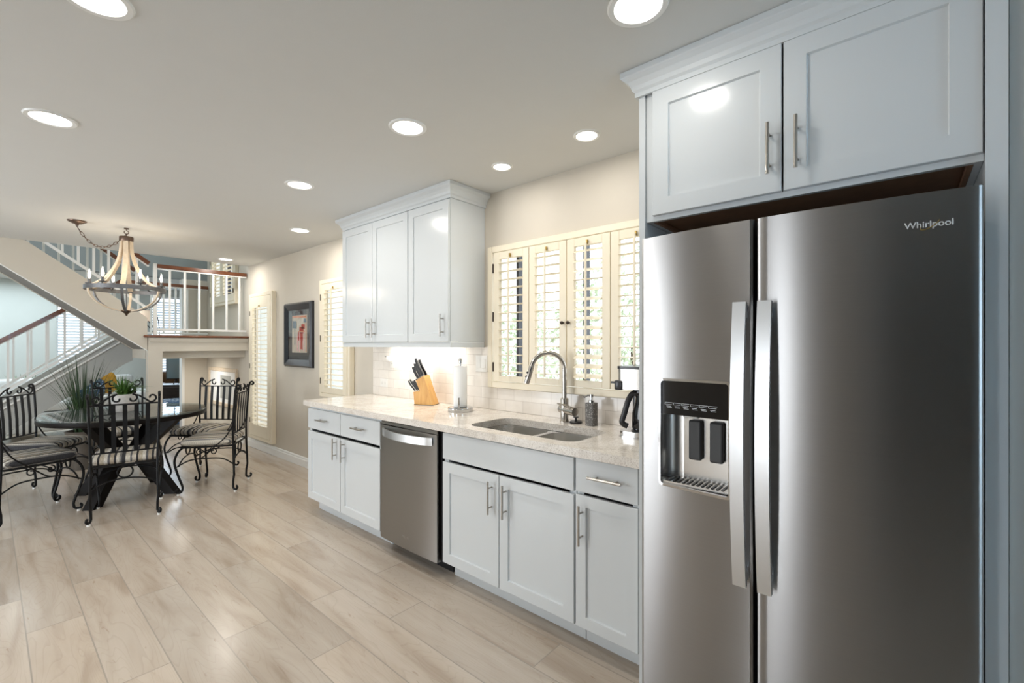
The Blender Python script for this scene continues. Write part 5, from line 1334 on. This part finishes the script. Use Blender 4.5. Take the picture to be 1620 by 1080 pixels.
# arc floor lamp with square shades
t = thing('arc_floor_lamp', 'black multi-arm arc floor lamp with cream drum shades beyond the landing', 'lamp', (2.25, 11.2, 0))
mb = MB(); mb.lathe([(0.0, 0), (0.16, 0), (0.16, 0.02), (0.02, 0.03), (0.0, 0.03)], seg=28, cap=False); mb.build('base', 'black_iron', t, smooth=True)
mb = MB(); mb.cyl((0, 0, 0.028), (0, 0, 1.15), 0.012, 10); mb.build('pole', 'black_iron', t, smooth=True)
for (dx, h, dn) in ((-0.85, 2.05, 0.02), (-0.55, 1.85, 0.0), (-0.25, 2.15, -0.02)):
    e = Vector((dx, dn, h-0.12))
    mb = MB(); mb.tube(smooth_path([(0, 0, 1.14), (dx*0.12, dn, h-0.35), (dx*0.45, dn, h-0.05), (dx*0.8, dn, h-0.02), tuple(e)], 6), 0.007, 8); ar = mb.build('arm', 'black_iron', t, smooth=True)
    mb = MB(); mb.lathe([(0.12, e.z-0.20), (0.10, e.z), (0.098, e.z), (0.118, e.z-0.20)], e.x, e.y, 24, cap=False); mb.build('shade', 'lamp_shade', ar, smooth=True)
# leafy floor plant
plant('potted_plant', 'green leafy plant in the living room behind the lower stair balusters', (0.42, 11.0, 0.0),
      [(0.0, 0), (0.16, 0), (0.20, 0.42), (0.205, 0.45), (0.19, 0.45), (0.18, 0.40), (0.0, 0.39)], 'terracotta_dark', blades(90, 0.55, 0.9, 0.035, 0.10, 11), 'leaf_green', 0.182, 0.41)
# framed picture on the stair wall under the landing
t = thing('framed_picture', 'pale framed picture hanging low on the wall under the landing', 'picture', (WX, 7.80, 0.45))
mb = MB(); W2, H = 0.62, 0.57
for a, b, c_, d_ in ((-W2, W2, 0, 0.05), (-W2, W2, H-0.05, H), (-W2, -W2+0.05, 0.05, H-0.05), (W2-0.05, W2, 0.05, H-0.05)): mb.box(-0.03, -0.001, a, b, c_, d_, bev=0.003)
mb.build('frame', 'pale_wood', t)
mb = MB(); mb.box(-0.012, -0.002, -W2+0.05, W2-0.05, 0.05, H-0.05); mb.build('mat_board', 'paper', t)
mb = MB(); mb.box(-0.0145, -0.0125, -0.34, 0.10, 0.11, H-0.11); mb.build('print', 'grey_paint', t)

# ================================================================== OUTDOORS
def shrub(label, loc, r, h, n, seed):
    t = thing('garden_tree', label, 'tree', loc, 0, 'trees outside the kitchen window')
    rnd = random.Random(seed)
    mb = MB(); mb.tube([(0, 0, 0), (0.03, 0.02, h*0.3), (0, 0, h*0.6)], [0.06, 0.05, 0.02], 8); mb.build('trunk', 'bark', t, smooth=True)
    mb = MB()
    for i in range(n):
        a = rnd.uniform(0, 2*PI); b = math.acos(rnd.uniform(-1, 1)); q = rnd.random()**0.4
        c = Vector((r*q*math.sin(b)*math.cos(a), r*q*math.sin(b)*math.sin(a), h*0.58+h*0.45*q*math.cos(b)))
        s = rnd.uniform(0.03, 0.07); R_ = Matrix.Rotation(rnd.uniform(0, 6), 3, 'X') @ Matrix.Rotation(rnd.uniform(0, 6), 3, 'Z')
        pts = [c+R_ @ Vector(v) for v in ((-s, 0, 0), (0, s*0.45, 0.01), (s, 0, 0), (0, -s*0.45, 0.01))]
        mb.quad(*pts)
    mb.build('foliage', 'hedge_leaf', t)
shrub('leafy garden tree seen through the right panel of the kitchen shutter', (4.6, 2.25, -0.13), 0.90, 2.5, 2200, 1)
shrub('leafy garden tree seen through the middle panels of the kitchen shutter', (5.2, 4.25, -0.13), 0.85, 2.3, 1800, 2)
